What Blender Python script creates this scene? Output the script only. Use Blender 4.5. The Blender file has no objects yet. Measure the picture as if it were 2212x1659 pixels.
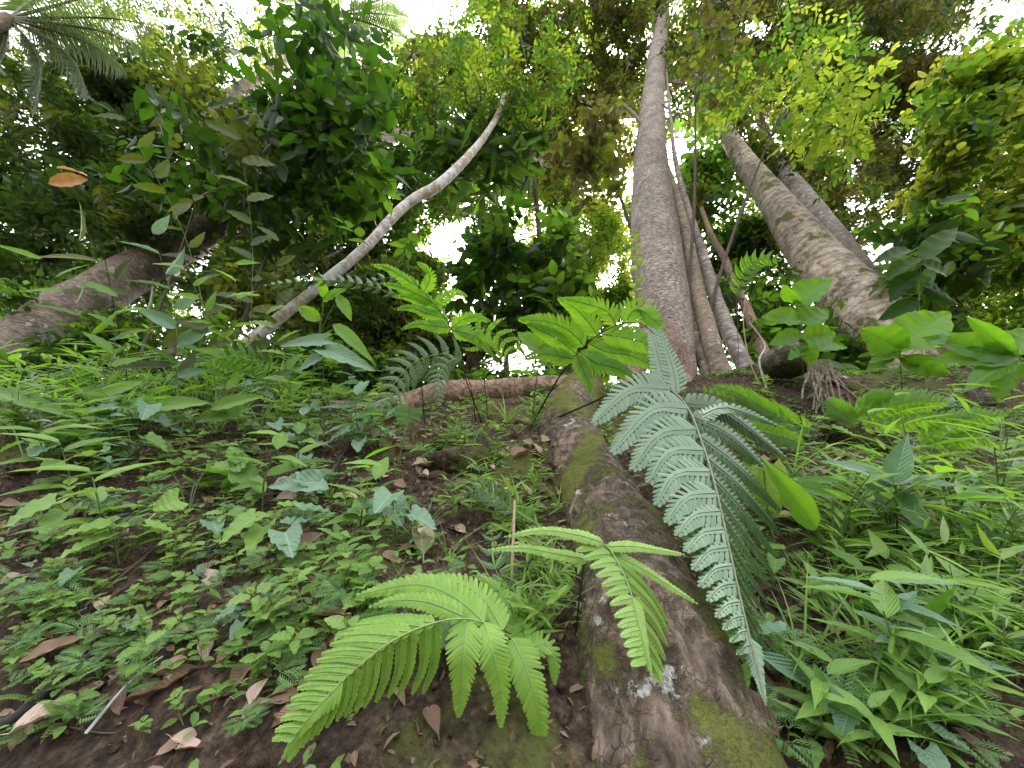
import bpy, math, random
import numpy as np
random.seed(11)
rng = np.random.default_rng(11)
SC = bpy.context.scene
COL = SC.collection
PITCH = math.radians(36.0)
FPX, CX, CY = 820.0, 1106.0, 829.5
cp, sp = math.cos(PITCH), math.sin(PITCH)
FWD = np.array([0, cp, sp]); UPV = np.array([0, -sp, cp]); RIGHT = np.array([1.0, 0, 0]); ZUP = np.array([0, 0, 1.0])

# ------------------------------------------------------------------ noise, vectors, terrain
def unit(a):
    a = np.asarray(a, float)
    return a / np.maximum(np.linalg.norm(a, axis=-1, keepdims=True), 1e-9)

def _h(i, j, k):
    n = (i * 374761393 + j * 668265263 + k * 2147483647 + 1013904223) & 0xffffffff
    n = ((n ^ (n >> 13)) * 1274126177) & 0xffffffff
    return ((n ^ (n >> 16)) & 0xffff) / 65535.0

def vn(p):
    p = np.asarray(p, float); i = np.floor(p).astype(np.int64); f = p - i; f = f * f * (3 - 2 * f)
    x, y, z = i[..., 0], i[..., 1], i[..., 2]; u, v, w = f[..., 0], f[..., 1], f[..., 2]
    def L(a, b, t): return a + (b - a) * t
    return L(L(L(_h(x, y, z), _h(x+1, y, z), u), L(_h(x, y+1, z), _h(x+1, y+1, z), u), v),
             L(L(_h(x, y, z+1), _h(x+1, y, z+1), u), L(_h(x, y+1, z+1), _h(x+1, y+1, z+1), u), v), w) * 2 - 1

def fbm(p, o=3):
    s = 0; a = 1.0; p = np.asarray(p, float)
    for k in range(o):
        s = s + a * vn(p * (2.03 ** k) + 17.3 * k); a *= .5
    return s

def hgt(x, y, fine=True):
    x = np.asarray(x, float); y = np.asarray(y, float)
    x, y = np.broadcast_arrays(x, y)
    q = np.stack([x, y, np.zeros_like(x)], -1)
    wob = .10 * np.sin(x * .9 + .6) + .16 * vn(q * [.7, 0, 0] + 3)
    yy = y - wob
    bank = -.155 + 1.105 * (yy - .95)
    bank = bank + .055 * np.sin(yy * 7.5 + 1.1 * np.sin(x * 1.3)) * np.clip(yy, 0, 1)
    top = 1.98 + .16 * (yy - 2.88) + .0 * x
    k = .16
    hh = np.clip(.5 + .5 * (top - bank) / k, 0, 1); z = top + (bank - top) * hh - k * hh * (1 - hh)
    lo = -.95
    hh = np.clip(.5 + .5 * (z - lo) / .25, 0, 1); z = lo + (z - lo) * hh + .25 * hh * (1 - hh)
    sm = lambda v, a, b: np.clip((v - a) / (b - a), 0, 1) ** 2 * (3 - 2 * np.clip((v - a) / (b - a), 0, 1))
    z = z + .24 * sm(x, .55, 1.1) * sm(yy, 2.3, 2.9)
    near = np.exp(-(np.maximum(np.abs(x) - 7, 0) / 3) ** 2) * np.clip(1 - (y - 8) / 8, 0, 1)
    z = z + (.05 * fbm(q * 2.1 + 5, 2) + .022 * fbm(q * 7.3 + 9, 2) + (.011 * fbm(q * 24, 3) if fine else 0)) * (.35 + .65 * near)
    z = z + np.where(y > 12, (y - 12) * .12, 0)
    return z

def P(px, py, d):
    px = np.asarray(px, float); py = np.asarray(py, float); d = np.asarray(d, float)
    u = ((px - CX) / FPX)[..., None]; v = (-(py - CY) / FPX)[..., None]
    return d[..., None] * (FWD + u * RIGHT + v * UPV)

def PY(px, py, Y):
    v = -(py - CY) / FPX
    return P(px, py, Y / (cp - sp * v))

def PX(p):
    p = np.asarray(p, float); d = p @ FWD
    return CX + FPX * (p @ RIGHT) / d, CY - FPX * (p @ UPV) / d, d

_D = np.concatenate([np.arange(.35, 2, .012), np.arange(2, 6, .03)])
def G(px, py, lift=0.0):
    px = np.atleast_1d(np.asarray(px, float)); py = np.atleast_1d(np.asarray(py, float))
    out = np.zeros((len(px), 3))
    for i in range(len(px)):
        q = P(np.full(len(_D), px[i]), np.full(len(_D), py[i]), _D)
        below = q[:, 2] < hgt(q[:, 0], q[:, 1])
        k = int(np.argmax(below)) if below.any() else -1
        if k == -1:
            k = int(np.argmin(np.abs(q[:, 1] - 3.05)))
        out[i] = q[k]; out[i, 2] = hgt(q[k, 0], q[k, 1]) + lift
    return out

def g1(px, py, lift=0.0): return G([px], [py], lift)[0]
def gdep(px, py): return float(g1(px, py) @ FWD)

# ------------------------------------------------------------------ mesh building
class Acc:
    def __init__(s): s.V = []; s.F = []; s.U = []; s.M = []; s.n = 0
    def add(s, V, F, U=None, m=0):
        V = np.asarray(V, float).reshape(-1, 3); F = np.asarray(F, np.int64)
        if len(V) == 0 or len(F) == 0: return
        s.V.append(V); s.F.append(F + s.n); s.n += len(V)
        s.U.append(np.zeros((len(V), 2)) if U is None else np.asarray(U, float).reshape(-1, 2)); s.M.append(m)
    def data(s, name, mats, smooth=True, origin=None):
        me = bpy.data.meshes.new(name)
        if s.n:
            V = np.concatenate(s.V); U = np.concatenate(s.U)
            if origin is not None: V = V - np.asarray(origin)
            me.vertices.add(len(V)); me.vertices.foreach_set('co', V.astype(np.float32).ravel())
            idx = np.concatenate([f.ravel() for f in s.F])
            tot = np.concatenate([np.full(len(f), f.shape[1]) for f in s.F])
            mi = np.concatenate([np.full(len(f), m) for f, m in zip(s.F, s.M)])
            me.loops.add(len(idx)); me.loops.foreach_set('vertex_index', idx.astype(np.int32))
            me.polygons.add(len(tot)); st = np.concatenate([[0], np.cumsum(tot)[:-1]])
            me.polygons.foreach_set('loop_start', st.astype(np.int32)); me.polygons.foreach_set('loop_total', tot.astype(np.int32))
            me.polygons.foreach_set('material_index', mi.astype(np.int32))
            me.polygons.foreach_set('use_smooth', np.full(len(tot), smooth))
            uv = me.uv_layers.new(name='UVMap'); uv.data.foreach_set('uv', U[idx].astype(np.float32).ravel())
            me.update(calc_edges=True)
        for m in (mats if isinstance(mats, (list, tuple)) else [mats]): me.materials.append(m)
        return me
    def obj(s, name, mats, parent=None, smooth=True, origin=None):
        if parent is not None: origin = np.array(parent_world(parent))
        me = s.data(name, mats, smooth, origin)
        o = bpy.data.objects.new(name, me); COL.objects.link(o)
        if parent is not None: o.parent = parent
        elif origin is not None: o.location = tuple(origin)
        return o

def parent_world(p):
    v = np.zeros(3)
    while p is not None:
        v = v + np.array(p.location); p = p.parent
    return v

def tag(o, label=None, cat=None, group=None, kind=None):
    if label: o['label'] = label
    if cat: o['category'] = cat
    if group: o['group'] = group
    if kind: o['kind'] = kind
    return o

def thing(name, label, cat, loc=(0, 0, 0), group=None):
    o = bpy.data.objects.new(name, None); COL.objects.link(o); o.empty_display_size = .1
    o.location = tuple(float(c) for c in loc)
    return tag(o, label, cat, group)

def dup(root, loc, rot, scale, label, group):
    r = root.copy(); COL.objects.link(r); r.location = loc; r.rotation_euler = rot; r.scale = scale
    r['label'] = label; r['group'] = group
    for ch in root.children:
        c = ch.copy(); COL.objects.link(c); c.parent = r
    return r

# ------------------------------------------------------------------ geometry generators
def catmull(pts, n):
    pts = np.asarray(pts, float)
    if len(pts) == 2: pts = np.stack([pts[0], (pts[0] + pts[1]) / 2, pts[1]])
    p = np.concatenate([[2 * pts[0] - pts[1]], pts, [2 * pts[-1] - pts[-2]]])
    seg = len(pts) - 1
    t = np.linspace(0, seg, n); i = np.minimum(t.astype(int), seg - 1); f = (t - i)[:, None]
    a, b, c, d = p[i], p[i+1], p[i+2], p[i+3]
    return .5 * (2*b + (c-a)*f + (2*a-5*b+4*c-d)*f*f + (3*b-a-3*c+d)*f**3)

def even(pts, n):
    c = catmull(pts, max(60, n * 3)); L = np.concatenate([[0], np.cumsum(np.linalg.norm(np.diff(c[:, :3], axis=0), axis=1))])
    t = np.linspace(0, L[-1], n)
    return np.stack([np.interp(t, L, c[:, k]) for k in range(c.shape[1])], 1), L[-1]

def tube(acc, pts, rad, seg=8, n=None, amp=0.0, freq=4.0, m=0, lobes=0, cap=True, detail=0.0, flare=0.0):
    pts = np.asarray(pts, float); rad = np.asarray(rad, float)
    if n is None: n = max(4, len(pts) * 3)
    q, L = even(np.column_stack([pts, rad]), n)
    c = q[:, :3]; r = np.maximum(q[:, 3], .0004)
    T = unit(np.gradient(c, axis=0))
    ref = np.array([0.0, 1.0, 0.05]); A = unit(ref - T * (T @ ref)[:, None]); B = np.cross(T, A)
    th = np.linspace(0, 2 * math.pi, seg + 1)
    ct, st = np.cos(th), np.sin(th)
    D = A[:, None, :] * ct[None, :, None] + B[:, None, :] * st[None, :, None]
    R = np.repeat(r[:, None], seg + 1, 1)
    if flare:
        s = np.linspace(0, 1, n)[:, None]
        R = R * (1 + flare * np.exp(-s * 14) * (1 + .5 * np.sin(th[None, :] * 4 + 1)))
    V = c[:, None, :] + D * R[..., None]
    if amp:
        d = fbm(V * freq + 3.1, 3) * amp
        if lobes: d = d + amp * .8 * np.sin(th[None, :] * lobes + 3 * vn(c * 1.5)[:, None])
        V = c[:, None, :] + D * (R * (1 + d))[..., None]
    if detail:
        V = V + D * (detail * (fbm(V * 38, 2) + .7 * np.abs(vn(V * [60, 60, 25]))))[..., None]
    V[:, -1] = V[:, 0]
    i = np.arange(n - 1)[:, None] * (seg + 1) + np.arange(seg)[None, :]
    F = np.stack([i, i + 1, i + seg + 2, i + seg + 1], -1).reshape(-1, 4)
    U = np.stack([np.broadcast_to(th[None, :] * r.mean(), (n, seg + 1)), np.broadcast_to(np.linspace(0, L, n)[:, None], (n, seg + 1))], -1)
    acc.add(V.reshape(-1, 3), F, U.reshape(-1, 2), m)
    if cap:
        for k, e in ((0, 0), (n - 1, 1)):
            ring = V[k, :-1]; cc = ring.mean(0, keepdims=True) + T[k] * r[k] * (.2 if e else -.2)
            j = np.arange(seg); f = np.stack([j, (j + 1) % seg, np.full(seg, seg)], 1)
            acc.add(np.concatenate([ring, cc]), f if e else f[:, ::-1], np.zeros((seg + 1, 2)), m)
    return c, r

def leaf_t(n=6, shape='ovate', fold=.12, droop=.15, wave=0.0, back=0.0, jag=0.0):
    u = np.linspace(0, 1, n + 1)
    if shape == 'ovate': w = np.sin(np.pi * u ** .72) ** .85
    elif shape == 'ellip': w = np.sin(np.pi * u) ** .75
    elif shape == 'lance': w = np.sin(np.pi * u ** .6) ** 1.15
    elif shape == 'obov': w = np.sin(np.pi * u ** 1.5) ** .8
    elif shape == 'blade': w = np.minimum(1, .5 + u * 3) * (1 - u ** 1.6) ** .9
    elif shape == 'heart': w = np.clip(1 - u, 0, 1) ** .62 * (1 - .35 * np.exp(-u * 9)) * (1.0 + .1 * np.sin(u * 5))
    elif shape == 'round': w = np.sqrt(np.maximum(0, 1 - (2 * u - 1) ** 2))
    w = w * (1 + jag * np.sin(np.arange(n + 1) * 2.1 + 1) + jag * .7 * np.sin(np.arange(n + 1) * 1.3)) if jag else w
    w = np.maximum(np.nan_to_num(w) , .012); w[-1] = .008
    z = -droop * u ** 2 + .0 * u
    wv = wave * np.sin(u * n * 1.7)
    V = []; U = []
    for s in (-1, -.55, 0, .55, 1):
        x = u - back * abs(s) ** 1.5 * np.exp(-u * 5)
        V.append(np.stack([x, s * .5 * w, z, fold * abs(s) * w + abs(s) * wv * 4], 1)); U.append(np.stack([u, .5 + s * .5 * w], 1))
    V = np.concatenate(V); U = np.concatenate(U); m = n + 1
    F = []
    for k in range(4):
        a = k * m + np.arange(n); F.append(np.stack([a, a + 1, a + m + 1, a + m], 1))
    return V, np.concatenate(F), U

def simple_t(fold=.25):
    V = np.array([[0, 0, 0], [.3, .42, fold*.4], [.7, .36, fold*.3], [1, 0, -.1], [.7, -.36, fold*.3], [.3, -.42, fold*.4], [.5, 0, 0]], float); V = np.column_stack([V, np.zeros(7)])
    F = np.array([[0, 6, 1, 1], [0, 5, 6, 6]])
    F4 = np.array([[0, 6, 2, 1], [6, 3, 2, 2], [0, 5, 4, 6], [6, 4, 3, 3]])
    F3 = np.array([[0, 6, 1], [1, 6, 2], [2, 6, 3], [0, 5, 6], [5, 4, 6], [4, 3, 6]])
    U = V[:, :2] * [1, 1] + [0, .5]
    return V, F3, U

def far_t():
    V = np.array([[0, 0, 0, 0], [.45, .5, .04, .1], [1, 0, -.06, 0], [.45, -.5, .04, .1]], float)
    return V, np.array([[0, 2, 1], [0, 3, 2]]), V[:, :2] + [0, .5]

def place(acc, tm, O, D, N, L, W, m=0):
    V, F, U = tm; O = np.atleast_2d(O); n = len(O)
    D = unit(np.atleast_2d(D)); N = np.atleast_2d(N); N = unit(N - D * np.sum(N * D, 1, keepdims=True)); S = np.cross(N, D)
    L = np.broadcast_to(np.asarray(L, float), (n,)); W = np.broadcast_to(np.asarray(W, float), (n,))
    X = D * L[:, None]; Y = S * W[:, None]; Z = N * L[:, None]
    VV = O[:, None] + V[None, :, 0:1] * X[:, None] + V[None, :, 1:2] * Y[:, None] + V[None, :, 2:3] * Z[:, None] + V[None, :, 3:4] * (N * W[:, None])[:, None]
    FF = (F[None] + (np.arange(n) * len(V))[:, None, None]).reshape(-1, F.shape[1])
    acc.add(VV.reshape(-1, 3), FF, np.tile(U, (n, 1)), m)

def sprigs(acc, C, K, llen, tw, tm, wr=.45, hang=.25, updir=ZUP, tilt=.5, twig=0, tm_m=0):
    """N leafy twigs of K alternate leaves each, leaf planes roughly level"""
    N = len(C)
    if N == 0: return
    az = rng.uniform(0, 2 * math.pi, N); el = rng.normal(-hang, .35, N)
    D = np.stack([np.cos(az) * np.cos(el), np.sin(az) * np.cos(el), np.sin(el)], 1)
    up = unit(updir + rng.normal(0, tilt, (N, 3)))
    S = unit(np.cross(up, D))
    L = llen * rng.uniform(.7, 1.25, N); TW = tw * rng.uniform(.7, 1.3, N)
    for k in range(K):
        f = (k + .5) / K
        s = 1 if k % 2 else -1
        if k == K - 1: s = 0
        pos = C + D * (TW * (f - .5))[:, None] - up * (TW * .12 * f * f)[:, None]
        d = unit(D * (.55 + .3 * f) + S * s * .85 - ZUP * .12 + rng.normal(0, .16, (N, 3)))
        nn = up + rng.normal(0, .28, (N, 3))
        ll = L * rng.uniform(.75, 1.1, N) * (1.0 - .25 * abs(f - .5))
        place(acc, tm, pos, d, nn, ll, ll * wr, tm_m)
    if twig:
        r = TW * .010 + .0012
        a = C - D * (TW * .5)[:, None]; b = C + D * (TW * .45)[:, None]
        V = np.stack([a + S * r[:, None], a - S * r[:, None], b, a + up * r[:, None]], 1).reshape(-1, 3)
        F = np.array([[0, 1, 2], [1, 3, 2], [3, 0, 2]])
        acc.add(V, (F[None] + (np.arange(N) * 4)[:, None, None]).reshape(-1, 3), None, twig)

def pinna(acc, path, N, wl, wr, nl, ang=.35, k=4, serr=0.0, m=0, rm=1, rr=.0012, start=.7, tp=.75, conv=.28, gap=.93, lobe_curve=.12, tipfill=.05, web=.3):
    """fern pinna: lobes down both sides of a midrib"""
    c, Ltot = even(path, nl + 1)
    T = unit(np.gradient(c, axis=0)); N = np.atleast_2d(N); N = np.broadcast_to(N, c.shape)
    N = unit(N - T * np.sum(N * T, 1, keepdims=True)); S = np.cross(N, T)
    h = Ltot / nl
    t = (np.arange(nl) + .5) / nl
    prof = np.minimum(1, start + t * 2.2) * (1 - t) ** tp + tipfill
    u = np.array([0, .3, .6, .82, .95, 1.0]) if k >= 4 else np.array([0, .45, .82, 1.0]); k = len(u) - 1
    tt = np.linspace(0, 1, nl + 1); pf = np.minimum(1, start + tt * 2.2) * (1 - tt) ** tp + tipfill
    for s, W in ((-1, wl), (1, wr)):
        if W <= 0: continue
        if web:
            e_ = c + S * s * (W * web * pf)[:, None] + T * (W * web * pf * math.tan(ang))[:, None] - N * (W * web * .06 * pf)[:, None] - N * .0004
            j = np.arange(nl); F = np.stack([j, j + 1, nl + 1 + j + 1, nl + 1 + j], 1)
            acc.add(np.concatenate([c - N * .0004, e_]), F if s > 0 else F[:, ::-1], np.zeros((2 * nl + 2, 2)) + .5, m)
        l = W * prof * rng.uniform(.93, 1.06, nl)
        a = ang + .35 * t + rng.normal(0, .03, nl)
        D = unit(S[:nl] * s * np.cos(a)[:, None] + T[:nl] * np.sin(a)[:, None])
        E = unit(T[:nl] - D * np.sum(T[:nl] * D, 1, keepdims=True) * .9)
        base = (c[:nl] + c[1:]) / 2
        hw = np.minimum(.5 * h * gap, l * .6)
        sh = np.sqrt(np.clip(1 - (u * .97) ** 5, 0, 1)); sh[0] = 1.06
        if serr: sh = sh * (1 - serr * (np.arange(k + 1) % 2))
        rib = base[:, None] + D[:, None] * (l[:, None] * u[None])[..., None] + T[:nl][:, None] * (l[:, None] * lobe_curve * u[None] ** 2)[..., None] - N[:nl][:, None] * (l[:, None] * .16 * u[None] ** 2)[..., None]
        e = (hw[:, None] * sh[None])[..., None]
        lo = N[:nl][:, None] * (hw[:, None] * conv * sh[None])[..., None]
        A_ = rib + E[:, None] * e - lo; B_ = rib - E[:, None] * e - lo
        V = np.concatenate([A_, rib, B_], 1)
        kk = k + 1; j = np.arange(k)
        F = np.concatenate([np.stack([j, j + 1, kk + j + 1, kk + j], 1), np.stack([kk + j, kk + j + 1, 2 * kk + j + 1, 2 * kk + j], 1)])
        if s < 0: F = F[:, ::-1]
        U = np.concatenate([np.stack([u, np.full(kk, v)], 1) for v in (0, .5, 1)])
        acc.add(V.reshape(-1, 3), (F[None] + (np.arange(nl) * 3 * kk)[:, None, None]).reshape(-1, 4), np.tile(U, (nl, 1)), m)
    tube(acc, c[::max(1, nl // 8)] + N[::max(1, nl // 8)] * rr * .3, np.linspace(rr, rr * .3, len(c[::max(1, nl // 8)])), 5, n=max(6, nl // 2), m=rm, cap=False)

# ------------------------------------------------------------------ materials
def nodes(name):
    m = bpy.data.materials.new(name); m.use_nodes = True; nt = m.node_tree; nt.nodes.clear()
    return m, nt, nt.nodes.new('ShaderNodeOutputMaterial')
def nd(nt, t, **kw):
    n = nt.nodes.new(t)
    for k, v in kw.items():
        if k in n.inputs: n.inputs[k].default_value = v
        else: setattr(n, k, v)
    return n
def noise_n(nt, vec, scale, detail=4, rough=.55, dist=0):
    n = nt.nodes.new('ShaderNodeTexNoise'); n.inputs['Scale'].default_value = scale; n.inputs['Detail'].default_value = detail
    n.inputs['Roughness'].default_value = rough; n.inputs['Distortion'].default_value = dist
    if vec is not None: nt.links.new(vec, n.inputs['Vector'])
    return n.outputs['Fac']
def ramp(nt, fac, stops):
    r = nt.nodes.new('ShaderNodeValToRGB'); e = r.color_ramp.elements
    while len(e) < len(stops): e.new(.5)
    for el, (p, c) in zip(e, stops): el.position = p; el.color = (*c, 1)
    nt.links.new(fac, r.inputs['Fac']); return r.outputs['Color']
def mixc(nt, fac, a, b, bt='MIX'):
    n = nt.nodes.new('ShaderNodeMix'); n.data_type = 'RGBA'; n.blend_type = bt
    for s, v in ((n.inputs[0], fac), (n.inputs[6], a), (n.inputs[7], b)):
        if isinstance(v, (int, float)): s.default_value = v
        elif isinstance(v, tuple): s.default_value = (*v, 1) if len(v) == 3 else v
        else: nt.links.new(v, s)
    return n.outputs[2]
def mth(nt, op, a, b=0.0, clamp=False):
    n = nt.nodes.new('ShaderNodeMath'); n.operation = op; n.use_clamp = clamp
    for s, v in ((n.inputs[0], a), (n.inputs[1], b)):
        if isinstance(v, (int, float)): s.default_value = v
        else: nt.links.new(v, s)
    return n.outputs[0]
def smooth(nt, v, a, b):
    n = nt.nodes.new('ShaderNodeMapRange'); n.interpolation_type = 'SMOOTHSTEP'; nt.links.new(v, n.inputs['Value'])
    n.inputs['From Min'].default_value = a; n.inputs['From Max'].default_value = b; return n.outputs['Result']

def leafmat(name, c1, c2, t1, t2, rough=.42, tf=.45, vein=0.0, spots=None, spec=.5, bump=0.0):
    m, nt, out = nodes(name)
    g = nd(nt, 'ShaderNodeNewGeometry'); tc = nd(nt, 'ShaderNodeTexCoord'); oi = nd(nt, 'ShaderNodeObjectInfo')
    r = g.outputs['Random Per Island']
    rr = mth(nt, 'FRACT', mth(nt, 'ADD', r, mth(nt, 'MULTIPLY', oi.outputs['Random'], 3.7)))
    n1 = noise_n(nt, tc.outputs['Object'], 1.1, 2)
    f = smooth(nt, mth(nt, 'ADD', mth(nt, 'MULTIPLY', rr, .55), mth(nt, 'MULTIPLY', n1, .8)), .25, 1.05)
    base = mixc(nt, f, c1, c2); tr = mixc(nt, f, t1, t2)
    sep = nd(nt, 'ShaderNodeSeparateXYZ'); nt.links.new(tc.outputs['UV'], sep.inputs[0])
    hgt_s = None
    if vein:
        dv = mth(nt, 'ABSOLUTE', mth(nt, 'SUBTRACT', sep.outputs['Y'], .5))
        mid = mth(nt, 'SUBTRACT', 1.0, smooth(nt, dv, .008, .035))
        side = mth(nt, 'SINE', mth(nt, 'MULTIPLY', mth(nt, 'SUBTRACT', sep.outputs['X'], mth(nt, 'MULTIPLY', dv, .7)), 62.0))
        sd = smooth(nt, side, .72, 1.0)
        v = mth(nt, 'MAXIMUM', mid, mth(nt, 'MULTIPLY', sd, .45))
        v = mth(nt, 'MULTIPLY', v, vein)
        base = mixc(nt, v, base, tuple(min(1, x * 1.9 + .03) for x in c2)); tr = mixc(nt, mth(nt, 'MULTIPLY', v, .8), tr, tuple(x * .5 for x in t1))
        hgt_s = mth(nt, 'ADD', mth(nt, 'MULTIPLY', side, .5), mth(nt, 'MULTIPLY', mid, -1.5))
    n2 = noise_n(nt, tc.outputs['Object'], 55, 3)
    base = mixc(nt, .3, base, mixc(nt, n2, (.35, .35, .35), (1.5, 1.5, 1.5)), 'MULTIPLY')
    if spots:
        n3 = smooth(nt, noise_n(nt, tc.outputs['Object'], 26, 3, .6), .68, .74)
        base = mixc(nt, n3, base, spots); tr = mixc(nt, n3, tr, spots)
    p = nd(nt, 'ShaderNodeBsdfPrincipled', Roughness=rough); nt.links.new(base, p.inputs['Base Color']); p.inputs['Specular IOR Level'].default_value = spec
    t = nd(nt, 'ShaderNodeBsdfTranslucent'); nt.links.new(tr, t.inputs['Color'])
    if bump and hgt_s is not None:
        b = nd(nt, 'ShaderNodeBump', Strength=bump, Distance=.0012); nt.links.new(hgt_s, b.inputs['Height']); nt.links.new(b.outputs[0], p.inputs['Normal'])
    mx = nd(nt, 'ShaderNodeMixShader', Fac=tf); nt.links.new(p.outputs[0], mx.inputs[1]); nt.links.new(t.outputs[0], mx.inputs[2])
    nt.links.new(mx.outputs[0], out.inputs['Surface']); return m

def plain(name, c1, c2, scale=20, rough=.75, bump=.3, dist=.003, coord='Object'):
    m, nt, out = nodes(name); tc = nd(nt, 'ShaderNodeTexCoord'); n = noise_n(nt, tc.outputs[coord], scale, 5, .6)
    p = nd(nt, 'ShaderNodeBsdfPrincipled', Roughness=rough); nt.links.new(mixc(nt, smooth(nt, n, .3, .7), c1, c2), p.inputs['Base Color'])
    b = nd(nt, 'ShaderNodeBump', Strength=bump, Distance=dist); nt.links.new(n, b.inputs['Height']); nt.links.new(b.outputs[0], p.inputs['Normal'])
    nt.links.new(p.outputs[0], out.inputs['Surface']); return m

def bark(name, dark, mid, light, lichen=(.42, .44, .40), lich=.62, moss=None, mossT=.6, sx=9, sy=28, bumpd=.012, fine=70, band=None, rough=.88, flaky=False):
    """bark in tube UV metres: x round the trunk, y along it"""
    m, nt, out = nodes(name); tc = nd(nt, 'ShaderNodeTexCoord')
    mp = nd(nt, 'ShaderNodeMapping'); mp.inputs['Scale'].default_value = (sx, sy, 1); nt.links.new(tc.outputs['UV'], mp.inputs['Vector'])
    a = noise_n(nt, mp.outputs[0], 1.0, 6, .62, .6)
    o = tc.outputs['Object']
    big = noise_n(nt, o, 2.6, 6, .7); fi = noise_n(nt, o, fine, 6, .7)
    c = ramp(nt, a, [(.30, dark), (.47, mid), (.66, light)])
    c = mixc(nt, .85, c, ramp(nt, big, [(.3, (.42, .42, .42)), (.7, (1.35, 1.3, 1.25))]), 'MULTIPLY')
    c = mixc(nt, .6, c, ramp(nt, fi, [(.3, (.55, .5, .48)), (.7, (1.35, 1.35, 1.35))]), 'MULTIPLY')
    h = mth(nt, 'ADD', a, mth(nt, 'MULTIPLY', fi, .45))
    if flaky:
        vo = nt.nodes.new('ShaderNodeTexVoronoi'); vo.feature = 'DISTANCE_TO_EDGE'; vo.inputs['Scale'].default_value = 1.0
        m2 = nd(nt, 'ShaderNodeMapping'); m2.inputs['Scale'].default_value = (70, 55, 48)
        wv = nd(nt, 'ShaderNodeVectorMath', operation='ADD'); 
        nn = nt.nodes.new('ShaderNodeTexNoise'); nn.inputs['Scale'].default_value = 9; nt.links.new(o, nn.inputs['Vector'])
        sc_ = nd(nt, 'ShaderNodeVectorMath', operation='SCALE'); sc_.inputs['Scale'].default_value = .07; nt.links.new(nn.outputs['Color'], sc_.inputs[0])
        nt.links.new(o, wv.inputs[0]); nt.links.new(sc_.outputs[0], wv.inputs[1]); nt.links.new(wv.outputs[0], m2.inputs['Vector']); nt.links.new(m2.outputs[0], vo.inputs['Vector'])
        cr = mth(nt, 'MULTIPLY', smooth(nt, vo.outputs['Distance'], .0, .10), smooth(nt, noise_n(nt, o, 6, 3), .36, .5))
        cr = mth(nt, 'MAXIMUM', cr, mth(nt, 'SUBTRACT', 1.0, smooth(nt, noise_n(nt, o, 6, 3), .36, .5)))
        c = mixc(nt, mth(nt, 'MULTIPLY', mth(nt, 'SUBTRACT', 1.0, cr), .16), c, tuple(x * .45 for x in dark)); h = mth(nt, 'ADD', h, mth(nt, 'MULTIPLY', cr, .3))
    ln = noise_n(nt, o, 7.5, 5, .68); lm = smooth(nt, ln, lich, lich + .045)
    c = mixc(nt, mth(nt, 'MULTIPLY', lm, .85), c, mixc(nt, fi, tuple(x * .7 for x in lichen), tuple(min(1, x * 1.15) for x in lichen)))
    if moss:
        mn = mth(nt, 'ADD', noise_n(nt, o, 3.2, 5, .7), mth(nt, 'MULTIPLY', fi, .18)); mm = smooth(nt, mn, mossT, mossT + .07)
        c = mixc(nt, mm, c, mixc(nt, fi, tuple(x * .5 for x in moss), tuple(x * 1.5 for x in moss))); h = mth(nt, 'ADD', h, mth(nt, 'MULTIPLY', mth(nt, 'MULTIPLY', mm, fi), 1.3))
    if band:
        bn = noise_n(nt, o, 4.0, 4, .7); bm = smooth(nt, bn, .52, .6); c = mixc(nt, mth(nt, 'MULTIPLY', bm, .8), c, band)
    p = nd(nt, 'ShaderNodeBsdfPrincipled', Roughness=rough); nt.links.new(c, p.inputs['Base Color']); p.inputs['Specular IOR Level'].default_value = .3
    b = nd(nt, 'ShaderNodeBump', Strength=1.0, Distance=bumpd); nt.links.new(h, b.inputs['Height']); nt.links.new(b.outputs[0], p.inputs['Normal'])
    nt.links.new(p.outputs[0], out.inputs['Surface']); return m

def soilmat():
    m, nt, out = nodes('soil'); tc = nd(nt, 'ShaderNodeTexCoord'); o = tc.outputs['Object']
    a = noise_n(nt, o, 3.1, 5, .65); b_ = noise_n(nt, o, 34, 6, .72); cc = noise_n(nt, o, 140, 4, .7)
    c = ramp(nt, b_, [(.30, (.012, .008, .006)), (.48, (.060, .041, .029)), (.68, (.165, .118, .085))])
    c = mixc(nt, .8, c, ramp(nt, a, [(.3, (.45, .42, .4)), (.7, (1.3, 1.2, 1.15))]), 'MULTIPLY')
    vo = nt.nodes.new('ShaderNodeTexVoronoi'); vo.inputs['Scale'].default_value = 58; nt.links.new(o, vo.inputs['Vector'])
    c = mixc(nt, .45, c, ramp(nt, vo.outputs['Distance'], [(.1, (1.5, 1.4, 1.3)), (.6, (.5, .5, .5))]), 'MULTIPLY')
    ms = smooth(nt, mth(nt, 'ADD', noise_n(nt, o, 1.9, 5, .72), mth(nt, 'MULTIPLY', b_, .15)), .58, .70)
    c = mixc(nt, mth(nt, 'MULTIPLY', ms, .85), c, mixc(nt, cc, (.028, .036, .008), (.14, .16, .035)))
    h = mth(nt, 'ADD', mth(nt, 'MULTIPLY', b_, 1.0), mth(nt, 'MULTIPLY', cc, .4)); h = mth(nt, 'SUBTRACT', h, mth(nt, 'MULTIPLY', vo.outputs['Distance'], .6))
    p = nd(nt, 'ShaderNodeBsdfPrincipled', Roughness=.92); nt.links.new(c, p.inputs['Base Color']); p.inputs['Specular IOR Level'].default_value = .25
    b = nd(nt, 'ShaderNodeBump', Strength=1.0, Distance=.02); nt.links.new(h, b.inputs['Height']); nt.links.new(b.outputs[0], p.inputs['Normal'])
    nt.links.new(p.outputs[0], out.inputs['Surface']); return m

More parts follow.
